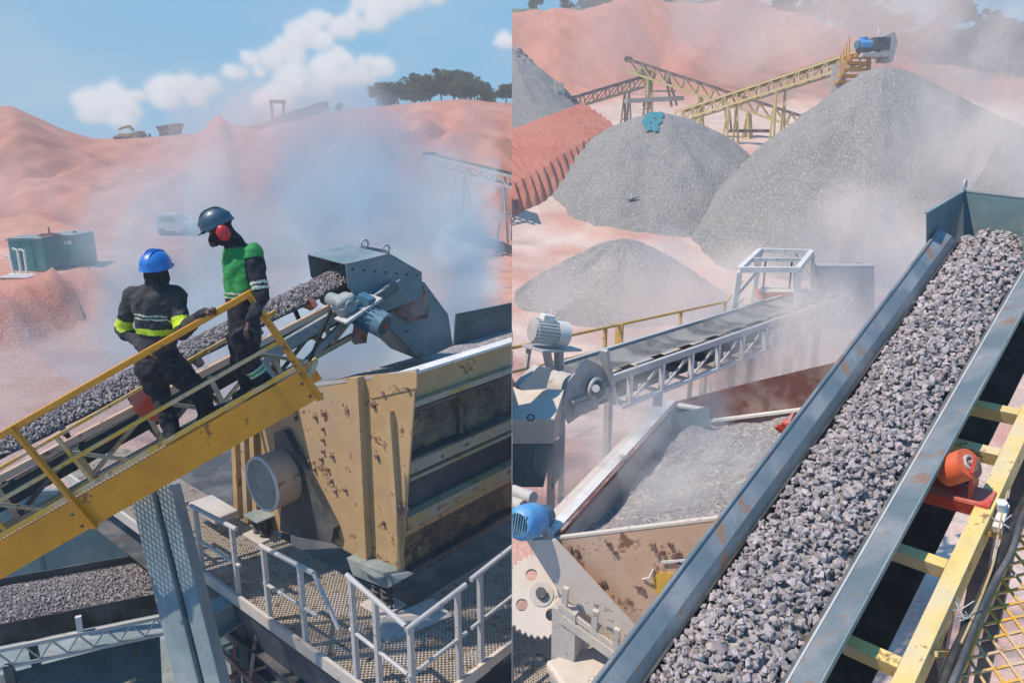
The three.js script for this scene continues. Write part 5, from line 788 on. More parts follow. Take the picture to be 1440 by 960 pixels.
// ---- dust-grey second conveyor
const gA = at(792, 528, 10), gB = at(1165, 408, 15.6), gD = unit(gA, gB), gS = gD.clone().cross(UP).normalize(), gN = gS.clone().cross(gD).normalize(), gL = gA.distanceTo(gB), gAt = (s, q, n = 0) => add(gA, gD, s, gS, q, gN, n);   // gS towards the camera
{
  const t = thing('dusty_conveyor', 'dust-grey belt conveyor crossing behind the screen hopper', 'conveyor', gAt(0, 0, -1)), P = (x, y, q = 0.46) => hitP(x, y, gAt(0, q, 0), gS);
  part('belt', beltSheet(gAt, 0.1, gL, 0.62, 0.05), M.greyBelt, t); for (const q of [-0.46, 0.46]) part('upper_channel', section('C', gAt(0.5, q, -0.05), gAt(gL, q, -0.05), 0.06, 0.1, 0.01, gN), M.galv, t); for (const q of [-0.46, 0.46]) part('lower_chord', section('L', gAt(0.7, q, -0.52), gAt(gL, q, -0.52), 0.06, 0.06, 0.01, gN), M.white, t);
  for (let s = 0.9, i = 0; s < gL - 0.4; s += 0.78, i++) { part('upright', bar(gAt(s, 0.46, -0.5), gAt(s, 0.46, -0.1), 0.07, 0.06, gS), M.white, t); part('diagonal', bar(gAt(s, 0.46, -0.5), gAt(s + 0.7, 0.46, -0.12), 0.03, 0.03, gS), M.galv, t); part('return_idler', tube(gAt(s + 0.3, -0.44, -0.36), gAt(s + 0.3, 0.44, -0.36), 0.06, 12), M.dusty, t); part('idler_frame', bar(gAt(s + 0.3, -0.42, -0.1), gAt(s + 0.3, 0.42, -0.1), 0.05, 0.08, gN), M.darkSteel, t); part('cross_tie', bar(gAt(s, -0.46, -0.53), gAt(s, 0.46, -0.53), 0.05, 0.05, gN), M.white, t); }
  part('return_belt', bar(gAt(0.2, 0, -0.4), gAt(gL, 0, -0.4), 0.76, 0.02, gN), M.rubber, t);
  part('head_drum', tube(gAt(0, -0.42, -0.2), gAt(0, 0.42, -0.2), 0.24, 28), M.dusty, t); part('side_plate', prism([[826, 505], [800, 535], [790, 575], [800, 596], [828, 575], [858, 556], [868, 536], [842, 512]].map(([x, y]) => P(x, y, 0.5)), gS.clone().multiplyScalar(-0.02)), M.dusty, t); part('bearing_block', [tube(P(838, 546, 0.5), P(838, 546, 0.6), 0.14, 22)], M.darkSteel, t); part('shaft_end', tube(P(838, 546, 0.6), P(838, 546, 0.72), 0.05, 14), M.white, t); part('bearing_ring', new THREE.TorusGeometry(0.13, 0.025, 8, 24).applyQuaternion(new THREE.Quaternion().setFromUnitVectors(V(0, 0, 1), gS)).translate(...P(838, 546, 0.61).toArray()), M.galv, t);
  part('scraper_arm', bar(P(849, 492, 0.55), P(863, 566, 0.55), 0.06, 0.12, gS), M.galv, t); part('take_up', [bar(P(804, 566, 0.55), P(856, 546, 0.55), 0.05, 0.04), bar(P(806, 576, 0.52), P(840, 566, 0.52), 0.05, 0.16)], M.galv, t);
  for (const s of [1.6, 4.4, 7.0]) for (const q of [-0.46, 0.46]) part('leg', bar(gAt(s, q, -0.55), V(gAt(s, q).x, 0, gAt(s, q).z), 0.1, 0.1, gD), M.dusty, t);
  // motor on its stand
  const mt = thing('grey_motor', 'pale grey finned electric motor on a stand over the dusty conveyor drum', 'motor', P(775, 500, 0.1)), c0 = P(748, 464, 0.1), c1 = P(796, 470, 0.28), ax = unit(c0, c1), L = c0.distanceTo(c1), r = 0.155, sd = ax.clone().cross(UP).normalize(), su = sd.clone().cross(ax);
  part('motor_body', tube(c0, add(c0, ax, L * 0.68), r * 0.93, 26), M.dusty, mt); for (let i = 0; i < 22; i++) { const a = i / 22 * 6.283, v = add(V(), sd, Math.cos(a), su, Math.sin(a)); part('cooling_fin', bar(add(c0, ax, 0.03, v, r * 0.95), add(c0, ax, L * 0.66, v, r * 0.95), 0.008, 0.03, v), M.white, mt); } part('fan_cover', tube(add(c0, ax, L * 0.68), c1, r * 1.05, 28), M.white, mt); part('fan_grille', tube(c1, add(c1, ax, 0.006), r * 0.8, 26), M.darkSteel, mt); for (let k = 0; k < 4; k++) { const a = k * 0.785, v = add(V(), sd, Math.cos(a), su, Math.sin(a)); part('grille_spoke', bar(add(c1, ax, 0.012, v, -r * 0.8), add(c1, ax, 0.012, v, r * 0.8), 0.02, 0.012, ax), M.white, mt); } part('hub', tube(add(c1, ax, 0.01), add(c1, ax, 0.024), r * 0.28, 14), M.white, mt); part('terminal_box', bar(add(c0, ax, 0.1, su, r + 0.03), add(c0, ax, 0.26, su, r + 0.03), 0.14, 0.08, su, 0.01), M.white, mt);
  part('stand_plate', bar(P(748, 490, 0.15), P(803, 488, 0.2), 0.4, 0.03), M.galv, mt); part('stand_post', [bar(P(768, 492, 0.2), P(774, 520, 0.2), 0.08, 0.08), bar(P(786, 492, 0.2), P(786, 520, 0.2), 0.1, 0.08), bar(P(744, 490, 0.0), P(740, 516, 0.0), 0.05, 0.05)], M.dusty, mt); part('belt_guard_wing', prism([[722, 540], [750, 512], [768, 516], [760, 544], [726, 546]].map(([x, y]) => P(x, y, 0.3)), gS.clone().multiplyScalar(0.1)), M.dusty, mt);
  // discharge hood, cream, with dark chute below
  const hd = thing('discharge_hood', 'cream dusty discharge hood at the left edge with a dark chute', 'hood', P(770, 600, 0.8)), q0 = 0.15, tp = [[700, 544], [793, 549], [780, 589], [700, 589]].map(([x, y], i) => hitY(x, y, P(793, 549, 0.5).y - (i > 1 ? 0.18 : 0)));
  part('top_plate', plate(tp, 0.012), M.cream, hd); const dn = (p, k, b = 0) => add(p, UP, -k, V(0, 0, -1), b); part('front_plate', plate([tp[3], tp[2], dn(tp[2], 0.36, 0.12), dn(tp[3], 0.36, 0.12)], 0.012), M.cream, hd); part('side_plate', plate([tp[1], tp[2], dn(tp[2], 0.36, 0.12), dn(tp[1], 0.62, 0)], 0.012), M.cream, hd); part('hood_handle', new THREE.TorusGeometry(0.04, 0.01, 6, 14).translate(...add(mix3(tp[2], tp[3], 0.42), V(0, 0, 1), 0.03, UP, 0.03).toArray()), M.darkSteel, hd);
  const b0 = dn(tp[3], 0.36, 0.14), b1 = dn(tp[2], 0.36, 0.14), b2 = dn(tp[1], 0.62, 0.02); part('lower_chute', [plate([b0, b1, add(b1, UP, -0.6, V(1, 0, 0), -0.12), add(b0, UP, -0.6, V(1, 0, 0), 0.1)], 0.012), plate([b1, b2, add(b2, UP, -0.5), add(b1, UP, -0.6, V(1, 0, 0), -0.12)], 0.012)], M.tealDark, hd, { label: 'dark teal chute' }); part('leg', [bar(add(b1, UP, -0.1, V(0, 0, -1), 0.4), V(b1.x, 0, b1.z - 0.4), 0.1, 0.1)], M.cream, hd);
}
{ // yellow handrail beyond the dusty conveyor
  const t = thing('yellow_railing', 'yellow handrail along the far side of the dusty conveyor', 'railing', gAt(0, -0.9, -0.5)), a = at(706, 492, 11.2), b = at(1022, 424, 17), m = (f, dy) => add(mix3(a, b, f), UP, dy);
  part('top_rail', tube(a, b, 0.028, 10), M.railYellow, t); part('mid_rail', tube(m(0, -0.4), m(1, -0.4), 0.02, 8), M.railYellow, t); part('end_rail', [tube(b, at(1044, 395, 17.3), 0.026, 10), tube(m(1, -0.4), at(1046, 420, 17.3), 0.02, 8)], M.railYellow, t);
  for (const f of [0.02, 0.36, 0.42, 0.72, 0.99]) part('post', bar(m(f, -0.85), m(f, 0.02), f === 0.42 ? 0.16 : 0.06, 0.05, gD), M.railYellow, t); part('brace', bar(m(0.0, -0.2), m(0.06, -0.9), 0.05, 0.05), M.railYellow, t); part('deck', bar(m(-0.02, -0.9), m(1.02, -0.9), 0.5, 0.04), M.dusty, t); for (const f of [0.2, 0.8]) part('leg', bar(m(f, -0.9), V(m(f, 0).x, 0, m(f, 0).z), 0.1, 0.1), M.dusty, t);
}
{ // white portal frame over the conveyor with a red magnet box, and a grey shield plate
  const t = thing('portal_frame', 'white dusty portal frame straddling the dusty conveyor', 'frame', at(1095, 470, 14.5)), y = at(1040, 379, 14).y, c = [[1040, 379], [1122, 379], [1142, 354], [1069, 352]].map(([x, yy]) => hitY(x, yy, y));
  for (let i = 0; i < 4; i++) part('top_beam', bar(c[i], c[(i + 1) % 4], 0.1, 0.1), M.white, t); const yb = y - 1.75; c.forEach((p, i) => part('leg', bar(add(p, UP, -0.05), V(p.x + (i === 1 || i === 2 ? 0.18 : -0.1), yb, p.z), 0.1, 0.1), M.white, t)); c.forEach((p, i) => part('knee_brace', bar(add(p, UP, -0.5), add(mix3(p, c[(i + 1) % 4], 0.3), UP, -0.06), 0.04, 0.04), M.white, t)); part('side_rail', [bar(add(c[0], UP, -1.2), add(c[1], UP, -1.0, V(1, 0, 0), 0.1), 0.05, 0.05), bar(add(c[1], UP, -0.95, V(1, 0, 0), 0.1), add(c[2], UP, -0.85, V(1, 0, 0), 0.1), 0.05, 0.05)], M.white, t); c.forEach((p) => part('footing', bar(V(p.x, yb, p.z), V(p.x, 0, p.z), 0.14, 0.14), M.dusty, t));
  const bx = thing('magnet_box', 'faded red box hanging inside the white portal frame', 'box', at(1095, 425, 14.6)), bc = mix3(mix3(c[0], c[1], 0.5), mix3(c[3], c[2], 0.5), 0.5); part('box', new RoundedBoxGeometry(0.72, 0.22, 0.55, 2, 0.03).translate(bc.x + 0.05, y - 0.78, bc.z), M.red, bx); part('cover', new RoundedBoxGeometry(0.68, 0.05, 0.52, 1, 0.02).translate(bc.x + 0.05, y - 0.645, bc.z), M.cream, bx); for (const x of [-0.25, 0.3]) part('hanger', tube(V(bc.x + x, y - 0.66, bc.z), V(bc.x + x, y, bc.z), 0.018, 6), M.darkSteel, bx); part('hanger_beam', bar(V(bc.x - 0.6, y, bc.z), V(bc.x + 0.6, y, bc.z), 0.07, 0.08), M.white, bx);
  const sp = thing('shield_plate', 'grey dusty shield plate behind the white portal frame', 'plate', at(1190, 440, 16.4)), P = (x, yy) => hitZ(x, yy, 15.8); part('plate', plate([P(1146, 374), P(1228, 374), P(1228, 462), P(1146, 462)], 0.04), M.dusty, sp); part('top_edge', bar(P(1146, 373), P(1229, 373), 0.09, 0.04), M.white, sp); part('return_flange', plate([P(1228, 374), add(P(1228, 374), V(0, 0, -1), 0.8), add(P(1228, 462), V(0, 0, -1), 0.8), P(1228, 462)], 0.03), M.dusty, sp); part('post', [bar(P(1150, 462), V(P(1150, 462).x, 0, P(1150, 462).z), 0.1, 0.1), bar(P(1225, 462), V(P(1225, 462).x, 0, P(1225, 462).z), 0.1, 0.1)], M.dusty, sp);
}

// ================================================================ THE TWO WORKERS
SIDE = -1;
// bones: [a, b, ra, rb]; distance to a tapered capsule, joined by a smooth minimum, meshed with surface nets
function sdBones(bones, k) {
  const B = bones.map(([a, b, ra, rb]) => { const d = b.clone().sub(a), l2 = Math.max(d.lengthSq(), 1e-8); return [a.x, a.y, a.z, d.x, d.y, d.z, l2, ra, rb]; });
  return (x, y, z) => { let s = 0, m = 1e9; const ds = []; for (const b of B) { const px = x - b[0], py = y - b[1], pz = z - b[2], t = clamp((px * b[3] + py * b[4] + pz * b[5]) / b[6]), qx = px - b[3] * t, qy = py - b[4] * t, qz = pz - b[5] * t, d = Math.sqrt(qx * qx + qy * qy + qz * qz) - lerp(b[7], b[8], t); ds.push(d); if (d < m) m = d; } for (const d of ds) if (d < m + k * 6) s += Math.exp(-(d - m) / k); return m - k * Math.log(s) * 0.7; };
}
function surfaceNet(f, lo, hi, h) {
  const nx = Math.ceil((hi.x - lo.x) / h) + 1, ny = Math.ceil((hi.y - lo.y) / h) + 1, nz = Math.ceil((hi.z - lo.z) / h) + 1, val = new Float32Array(nx * ny * nz), id = (i, j, k) => (k * ny + j) * nx + i;
  for (let k = 0; k < nz; k++) for (let j = 0; j < ny; j++) for (let i = 0; i < nx; i++) val[id(i, j, k)] = f(lo.x + i * h, lo.y + j * h, lo.z + k * h);
  const vid = new Int32Array(nx * ny * nz).fill(-1), pos = [], idx = [], E = [[0, 1], [2, 3], [4, 5], [6, 7], [0, 2], [1, 3], [4, 6], [5, 7], [0, 4], [1, 5], [2, 6], [3, 7]];
  for (let k = 0; k < nz - 1; k++) for (let j = 0; j < ny - 1; j++) for (let i = 0; i < nx - 1; i++) {
    const c = []; let m = 0; for (let q = 0; q < 8; q++) { c.push(val[id(i + (q & 1), j + ((q >> 1) & 1), k + (q >> 2))]); if (c[q] < 0) m++; }
    if (m === 0 || m === 8) continue; let x = 0, y = 0, z = 0, n = 0;
    for (const [a, b] of E) if ((c[a] < 0) !== (c[b] < 0)) { const t = c[a] / (c[a] - c[b]); x += lerp(a & 1, b & 1, t); y += lerp((a >> 1) & 1, (b >> 1) & 1, t); z += lerp(a >> 2, b >> 2, t); n++; }
    vid[id(i, j, k)] = pos.length / 3; pos.push(lo.x + (i + x / n) * h, lo.y + (j + y / n) * h, lo.z + (k + z / n) * h);
  }
  const quad = (a, b, c, d, flip) => { if (a < 0 || b < 0 || c < 0 || d < 0) return; flip ? idx.push(a, c, b, a, d, c) : idx.push(a, b, c, a, c, d); };
  for (let k = 1; k < nz - 1; k++) for (let j = 1; j < ny - 1; j++) for (let i = 1; i < nx - 1; i++) {
    const v = val[id(i, j, k)];
    if ((v < 0) !== (val[id(i + 1, j, k)] < 0)) quad(vid[id(i, j - 1, k - 1)], vid[id(i, j, k - 1)], vid[id(i, j, k)], vid[id(i, j - 1, k)], v >= 0);
    if ((v < 0) !== (val[id(i, j + 1, k)] < 0)) quad(vid[id(i - 1, j, k - 1)], vid[id(i - 1, j, k)], vid[id(i, j, k)], vid[id(i, j, k - 1)], v >= 0);
    if ((v < 0) !== (val[id(i, j, k + 1)] < 0)) quad(vid[id(i - 1, j - 1, k)], vid[id(i, j - 1, k)], vid[id(i, j, k)], vid[id(i - 1, j, k)], v >= 0);
  }
  const g = new THREE.BufferGeometry(); g.setAttribute('position', new THREE.Float32BufferAttribute(pos, 3)); g.setIndex(idx); g.computeVertexNormals(); return g;
}
function meshBones(bones, k, h, noise = 0) {
  const lo = V(1e9, 1e9, 1e9), hi = V(-1e9, -1e9, -1e9); for (const [a, b, ra, rb] of bones) for (const [p, r] of [[a, ra], [b, rb]]) { lo.min(add(p, V(1, 1, 1), -r - 4 * h)); hi.max(add(p, V(1, 1, 1), r + 4 * h)); }
  const f = sdBones(bones, k); return surfaceNet(noise ? (x, y, z) => f(x, y, z) + (n3(x * 13, y * 9, z * 13, 5) - 0.5) * noise + (n3(x * 26, y * 34, z * 26, 6) - 0.5) * noise * 0.5 : f, lo, hi, h);
}
// a garment: the faces of the body that pass the test, lifted off it
function shell(g, test, lift) {
  const P = g.attributes.position, N = g.attributes.normal, I = g.index.array, idx = []; const c = V();
  for (let i = 0; i < I.length; i += 3) { c.set(0, 0, 0); for (let k = 0; k < 3; k++) c.add(V().fromBufferAttribute(P, I[i + k])); c.multiplyScalar(1 / 3); if (test(c)) idx.push(I[i], I[i + 1], I[i + 2]); }
  const pos = new Float32Array(P.count * 3); for (let i = 0; i < P.count; i++) { pos[i * 3] = P.getX(i) + N.getX(i) * lift; pos[i * 3 + 1] = P.getY(i) + N.getY(i) * lift; pos[i * 3 + 2] = P.getZ(i) + N.getZ(i) * lift; }
  const o = new THREE.BufferGeometry(); o.setAttribute('position', new THREE.BufferAttribute(pos, 3)); o.setAttribute('normal', N.clone()); o.setIndex(idx); return o;
}
const segD = (p, a, b) => { const d = b.clone().sub(a), t = clamp(p.clone().sub(a).dot(d) / d.lengthSq()); return [p.distanceTo(add(a, d, t)), t]; };
const fabric = (r, g, b, s = 0.35) => { const sd = (matSeed += 40); const map = tex(256, (u, v) => { const w = 0.5 + 0.5 * Math.sin(u * 256 * 0.78) * Math.sin(v * 256 * 0.78), f = fbm(u * 5, v * 5, sd, 4, 5), d = clamp((fbm(u * 9, v * 9, sd + 9, 4, 9) - 0.52) * 4); return m3([r, g, b].map((x) => x * (0.8 + 0.2 * w + 0.3 * (f - 0.5))), [0.2, 0.19, 0.18], d * 0.16); }, true); map.repeat.set(1 / s, 1 / s); const m = new THREE.MeshStandardMaterial({ map, roughness: 0.92, bumpMap: scaled(bumpFine, 0.25), bumpScale: 0.004, side: THREE.DoubleSide }); return m; };
const MF = { charcoal: fabric(0.035, 0.036, 0.04), navy: fabric(0.01, 0.012, 0.022), hood: fabric(0.012, 0.012, 0.02), lime: fabric(0.58, 0.72, 0.03, 0.3), green: fabric(0.02, 0.27, 0.06), silver: fabric(0.5, 0.55, 0.42, 0.2), skin: plain(0.075, 0.032, 0.022, 0.55), glove: fabric(0.1, 0.03, 0.035), boot: plain(0.02, 0.018, 0.018, 0.6), hatBlue: new THREE.MeshPhysicalMaterial({ color: new THREE.Color().setRGB(0.02, 0.17, 0.52), roughness: 0.42, clearcoat: 0.3, clearcoatRoughness: 0.3, bumpMap: scaled(bumpFine, 0.2), bumpScale: 0.0006 }), hatTeal: new THREE.MeshPhysicalMaterial({ color: new THREE.Color().setRGB(0.02, 0.06, 0.095), roughness: 0.45, clearcoat: 0.3, clearcoatRoughness: 0.3, bumpMap: scaled(bumpFine, 0.2), bumpScale: 0.0006 }), eye: plain(0.6, 0.58, 0.55, 0.3) };
const proj = (p) => { const r = p.clone().sub(CAM), d = r.dot(FW); return [720 + r.x / d * FPX, 480 - r.dot(UPC) / d * FPX, d]; };
function onFloor(px, w) { let lo = -5, hi = 0.2; for (let i = 0; i < 40; i++) { const m = (lo + hi) / 2; proj(wAt(m, FLOOR_N + 0.03, w))[0] < px ? (lo = m) : (hi = m); } return wAt(lo, FLOOR_N + 0.03, w); }
// hand: palm and five fingers closing round a bar that runs along 'grip'
function handBones(wrist, fwd, grip, down, size = 1, curl = 1) {
  const o = [], palm = add(wrist, fwd, 0.075 * size); o.push([wrist, add(wrist, fwd, 0.04), 0.024, 0.026]);
  for (let i = 0; i < 4; i++) {
    const k = (i - 1.5) * 0.02 * size, base = add(palm, grip, k, fwd, 0.012), L = [0.9, 1, 0.95, 0.75][i] * size; o.push([add(wrist, fwd, 0.025, grip, k * 0.7), base, 0.013, 0.0115]);
    const j1 = add(base, fwd, 0.036 * L * (1 - 0.2 * curl), down, 0.018 * curl * L), j2 = add(j1, fwd, 0.012 * L * (1.6 - curl), down, 0.026 * L * curl), j3 = add(j2, fwd, 0.018 * L * (0.4 - curl), down, 0.012 * L);
    o.push([base, j1, 0.0105, 0.0098], [j1, j2, 0.0098, 0.009], [j2, j3, 0.009, 0.0078]);
  }
  const tb = add(wrist, fwd, 0.03, grip, 0.03 * size), t1 = add(tb, fwd, 0.03, grip, 0.018, down, 0.016), t2 = add(t1, fwd, 0.026, grip, -0.004, down, 0.022); o.push([tb, t1, 0.0125, 0.0105], [t1, t2, 0.0105, 0.0085]); return o;
}
function hardHat(parent, c, up, fwd, m, label) {
  const x = up.clone().cross(fwd).normalize(), f = x.clone().cross(up).normalize(), F = frameM(x, up, f, c), pts = []; for (let i = 0; i <= 14; i++) { const a = i / 14 * Math.PI / 2; pts.push(new THREE.Vector2(Math.cos(a) * 0.118, Math.sin(a) * 0.128)); } pts.unshift(new THREE.Vector2(0.126, -0.03), new THREE.Vector2(0.122, -0.012));
  m.side = THREE.DoubleSide; const dome = part('hard_hat', new THREE.LatheGeometry(pts, 36).scale(1, 1, 1.2).applyMatrix4(F), m, parent, { label });
  const sh = new THREE.Shape(); sh.absellipse(0, 0, 0.135, 0.16, 0, 6.2832); const h2 = new THREE.Path(); h2.absellipse(0, 0, 0.122, 0.145, 0, 6.2832, true); sh.holes.push(h2); part('rim', new THREE.ExtrudeGeometry(sh, { depth: 0.01, bevelEnabled: false }).rotateX(Math.PI / 2).translate(0, -0.022, 0).applyMatrix4(F), m, dome);
  const br = new THREE.Shape(); br.moveTo(-0.1, 0.1); br.quadraticCurveTo(0, 0.25, 0.1, 0.1); br.quadraticCurveTo(0, 0.17, -0.1, 0.1); part('peak', new THREE.ExtrudeGeometry(br, { depth: 0.008, bevelEnabled: false }).rotateX(-Math.PI / 2).scale(1, 1, -1).translate(0, -0.026, 0).applyMatrix4(F), m, dome);
  part('crown_ridge', [-0.03, 0, 0.03].map((q) => pipe([V(q, 0.04, 0.135), V(q, 0.112, 0.07), V(q, 0.131, 0), V(q, 0.112, -0.07), V(q, 0.03, -0.137)], 0.006, 6, 0.5).applyMatrix4(F)), m, dome); return dome;
}
{ // worker in a blue hard hat, back turned, right hand on the rail
  const J = { head: at(219, 378, 6.2), neck: at(220, 397, 6.24), chest: at(218, 428, 6.28), waist: at(220, 474, 6.36), pelvis: at(223, 506, 6.4), shL: at(188, 415, 6.27), shR: at(248, 415, 6.27), elL: at(172, 462, 6.4), wrL: at(205, 492, 6.28), elR: at(256, 466, 6.22), wrR: at(287, 441, 6.1), hipL: at(209, 518, 6.42), hipR: at(240, 516, 6.42) };
  const fL = onFloor(246, 0.2), fR = onFloor(292, 0.34); const up1 = V(0, 1, 0); J.anL = add(fL, UP, 0.1); J.anR = add(fR, UP, 0.1); J.knL = add(mix3(J.hipL, J.anL, 0.5), V(0, 0, -1), 0.05, XR, -0.02); J.knR = add(mix3(J.hipR, J.anR, 0.5), V(0, 0, -1), 0.06, XR, 0.05);
  const t = thing('person', 'worker in blue hard hat and charcoal coverall, back turned, hand on the rail', 'person', mix3(fL, fR, 0.5), 'workers on the walkway');
  const toe1 = add(wD, V(0, 0, -1), 0.55).normalize(), away = V(0, 0, -1);
  const bones = [[add(J.head, UP, 0.02), add(J.head, UP, -0.07, away, 0.02), 0.098, 0.085], [J.head, add(J.neck, UP, -0.02), 0.066, 0.068], [J.neck, J.chest, 0.075, 0.1], [J.shL, J.shR, 0.078, 0.078], [mix3(J.chest, J.shL, 0.45), mix3(J.waist, J.hipL, 0.3), 0.118, 0.108], [mix3(J.chest, J.shR, 0.45), mix3(J.waist, J.hipR, 0.3), 0.118, 0.108], [J.chest, J.waist, 0.128, 0.122], [J.waist, J.pelvis, 0.125, 0.14], [J.hipL, J.hipR, 0.115, 0.115],
    [J.shL, J.elL, 0.074, 0.056], [J.elL, J.wrL, 0.056, 0.036], [J.shR, J.elR, 0.074, 0.056], [J.elR, J.wrR, 0.056, 0.036], [J.hipL, J.knL, 0.112, 0.078], [J.knL, J.anL, 0.078, 0.06], [J.hipR, J.knR, 0.112, 0.078], [J.knR, J.anR, 0.078, 0.06], [J.anL, add(fL, UP, 0.045), 0.058, 0.046], [add(fL, UP, 0.045, toe1, -0.05), add(fL, UP, 0.04, toe1, 0.17), 0.045, 0.038], [J.anR, add(fR, UP, 0.045), 0.058, 0.046], [add(fR, UP, 0.045, toe1, -0.05), add(fR, UP, 0.04, toe1, 0.17), 0.045, 0.038]];
  const body = meshBones(bones, 0.016, 0.0125, 0.036);
  const hR = meshBones(handBones(J.wrR, unit(J.wrR, at(304, 431, 6.06)), wW.clone().negate(), add(V(), UP, -1), 1), 0.004, 0.0045), hL = meshBones(handBones(J.wrL, unit(J.wrL, at(222, 500, 6.27)), V(0.2, 0.3, -0.9).normalize(), V(0.3, -1, -0.3).normalize(), 1, 0.7), 0.004, 0.0045);
  part('body', [body, hR, hL], MF.skin, t);
  const inArm = (p, m) => Math.min(segD(p, J.shL, J.elL)[0], segD(p, J.elL, J.wrL)[0], segD(p, J.shR, J.elR)[0], segD(p, J.elR, J.wrR)[0]) < m;
  const yW = J.pelvis.y + 0.1, isHead = (p) => p.y > J.neck.y - 0.02 && segD(p, J.head, J.neck)[0] < 0.14 && p.y > mix3(J.shL, J.shR, 0.5).y + 0.055;
  part('hood', shell(body, isHead, 0.006), MF.hood, t, { label: 'dark cloth hood' }); part('jacket', shell(body, (p) => !isHead(p) && (p.y > yW || inArm(p, 0.11)) && p.y > J.waist.y - 0.3, 0.006), MF.charcoal, t, { label: 'charcoal coverall top' }); part('trousers', shell(body, (p) => p.y <= yW + 0.01 && !inArm(p, 0.08) && p.distanceTo(J.anL) > 0.0 && p.y > Math.min(J.anL.y, J.anR.y) - 0.02 && !(segD(p, fL, add(fL, toe1, 0.17))[0] < 0.085) && !(segD(p, fR, add(fR, toe1, 0.17))[0] < 0.085), 0.005), MF.navy, t, { label: 'navy trousers' });
  part('boot', shell(body, (p) => segD(p, fL, add(fL, toe1, 0.17))[0] < 0.09, 0.006), MF.boot, t); part('boot', shell(body, (p) => segD(p, fR, add(fR, toe1, 0.17))[0] < 0.09, 0.006), MF.boot, t);
  const band = (a, b, t0, t1) => shell(body, (p) => { const [d, k] = segD(p, a, b); return d < 0.1 && k > t0 && k < t1; }, 0.011);
  part('arm_band', band(J.shL, J.elL, 0.66, 0.95), MF.lime, t, { label: 'lime reflective sleeve band' }); part('arm_band', band(J.shR, J.elR, 0.62, 0.9), MF.lime, t, { label: 'lime reflective sleeve band' });
  const axis = unit(J.waist, J.chest), h0 = J.waist.clone(); part('waist_band', shell(body, (p) => { const h = p.clone().sub(h0).dot(axis); return h > 0.055 && h < 0.105 && !inArm(p, 0.075) && segD(p, J.waist, J.chest)[0] < 0.26; }, 0.011), MF.lime, t, { label: 'lime reflective back band' });
  for (const h of [0.185, 0.215]) part('back_seam', shell(body, (p) => { const k = p.clone().sub(h0).dot(axis); return k > h && k < h + 0.014 && p.z > J.chest.z && Math.abs(p.x - J.chest.x) < 0.13 && !inArm(p, 0.09); }, 0.009), MF.silver, t);
  hardHat(t, add(J.head, UP, 0.035), V(0.02, 1, 0.08).normalize(), V(0.25, 0, -1).normalize(), MF.hatBlue, 'bright blue hard hat');
  part('nose', [new THREE.SphereGeometry(0.016, 8, 8).translate(...add(J.head, away, 0.115, UP, -0.035, XR, 0.02).toArray())], MF.skin, t);
}
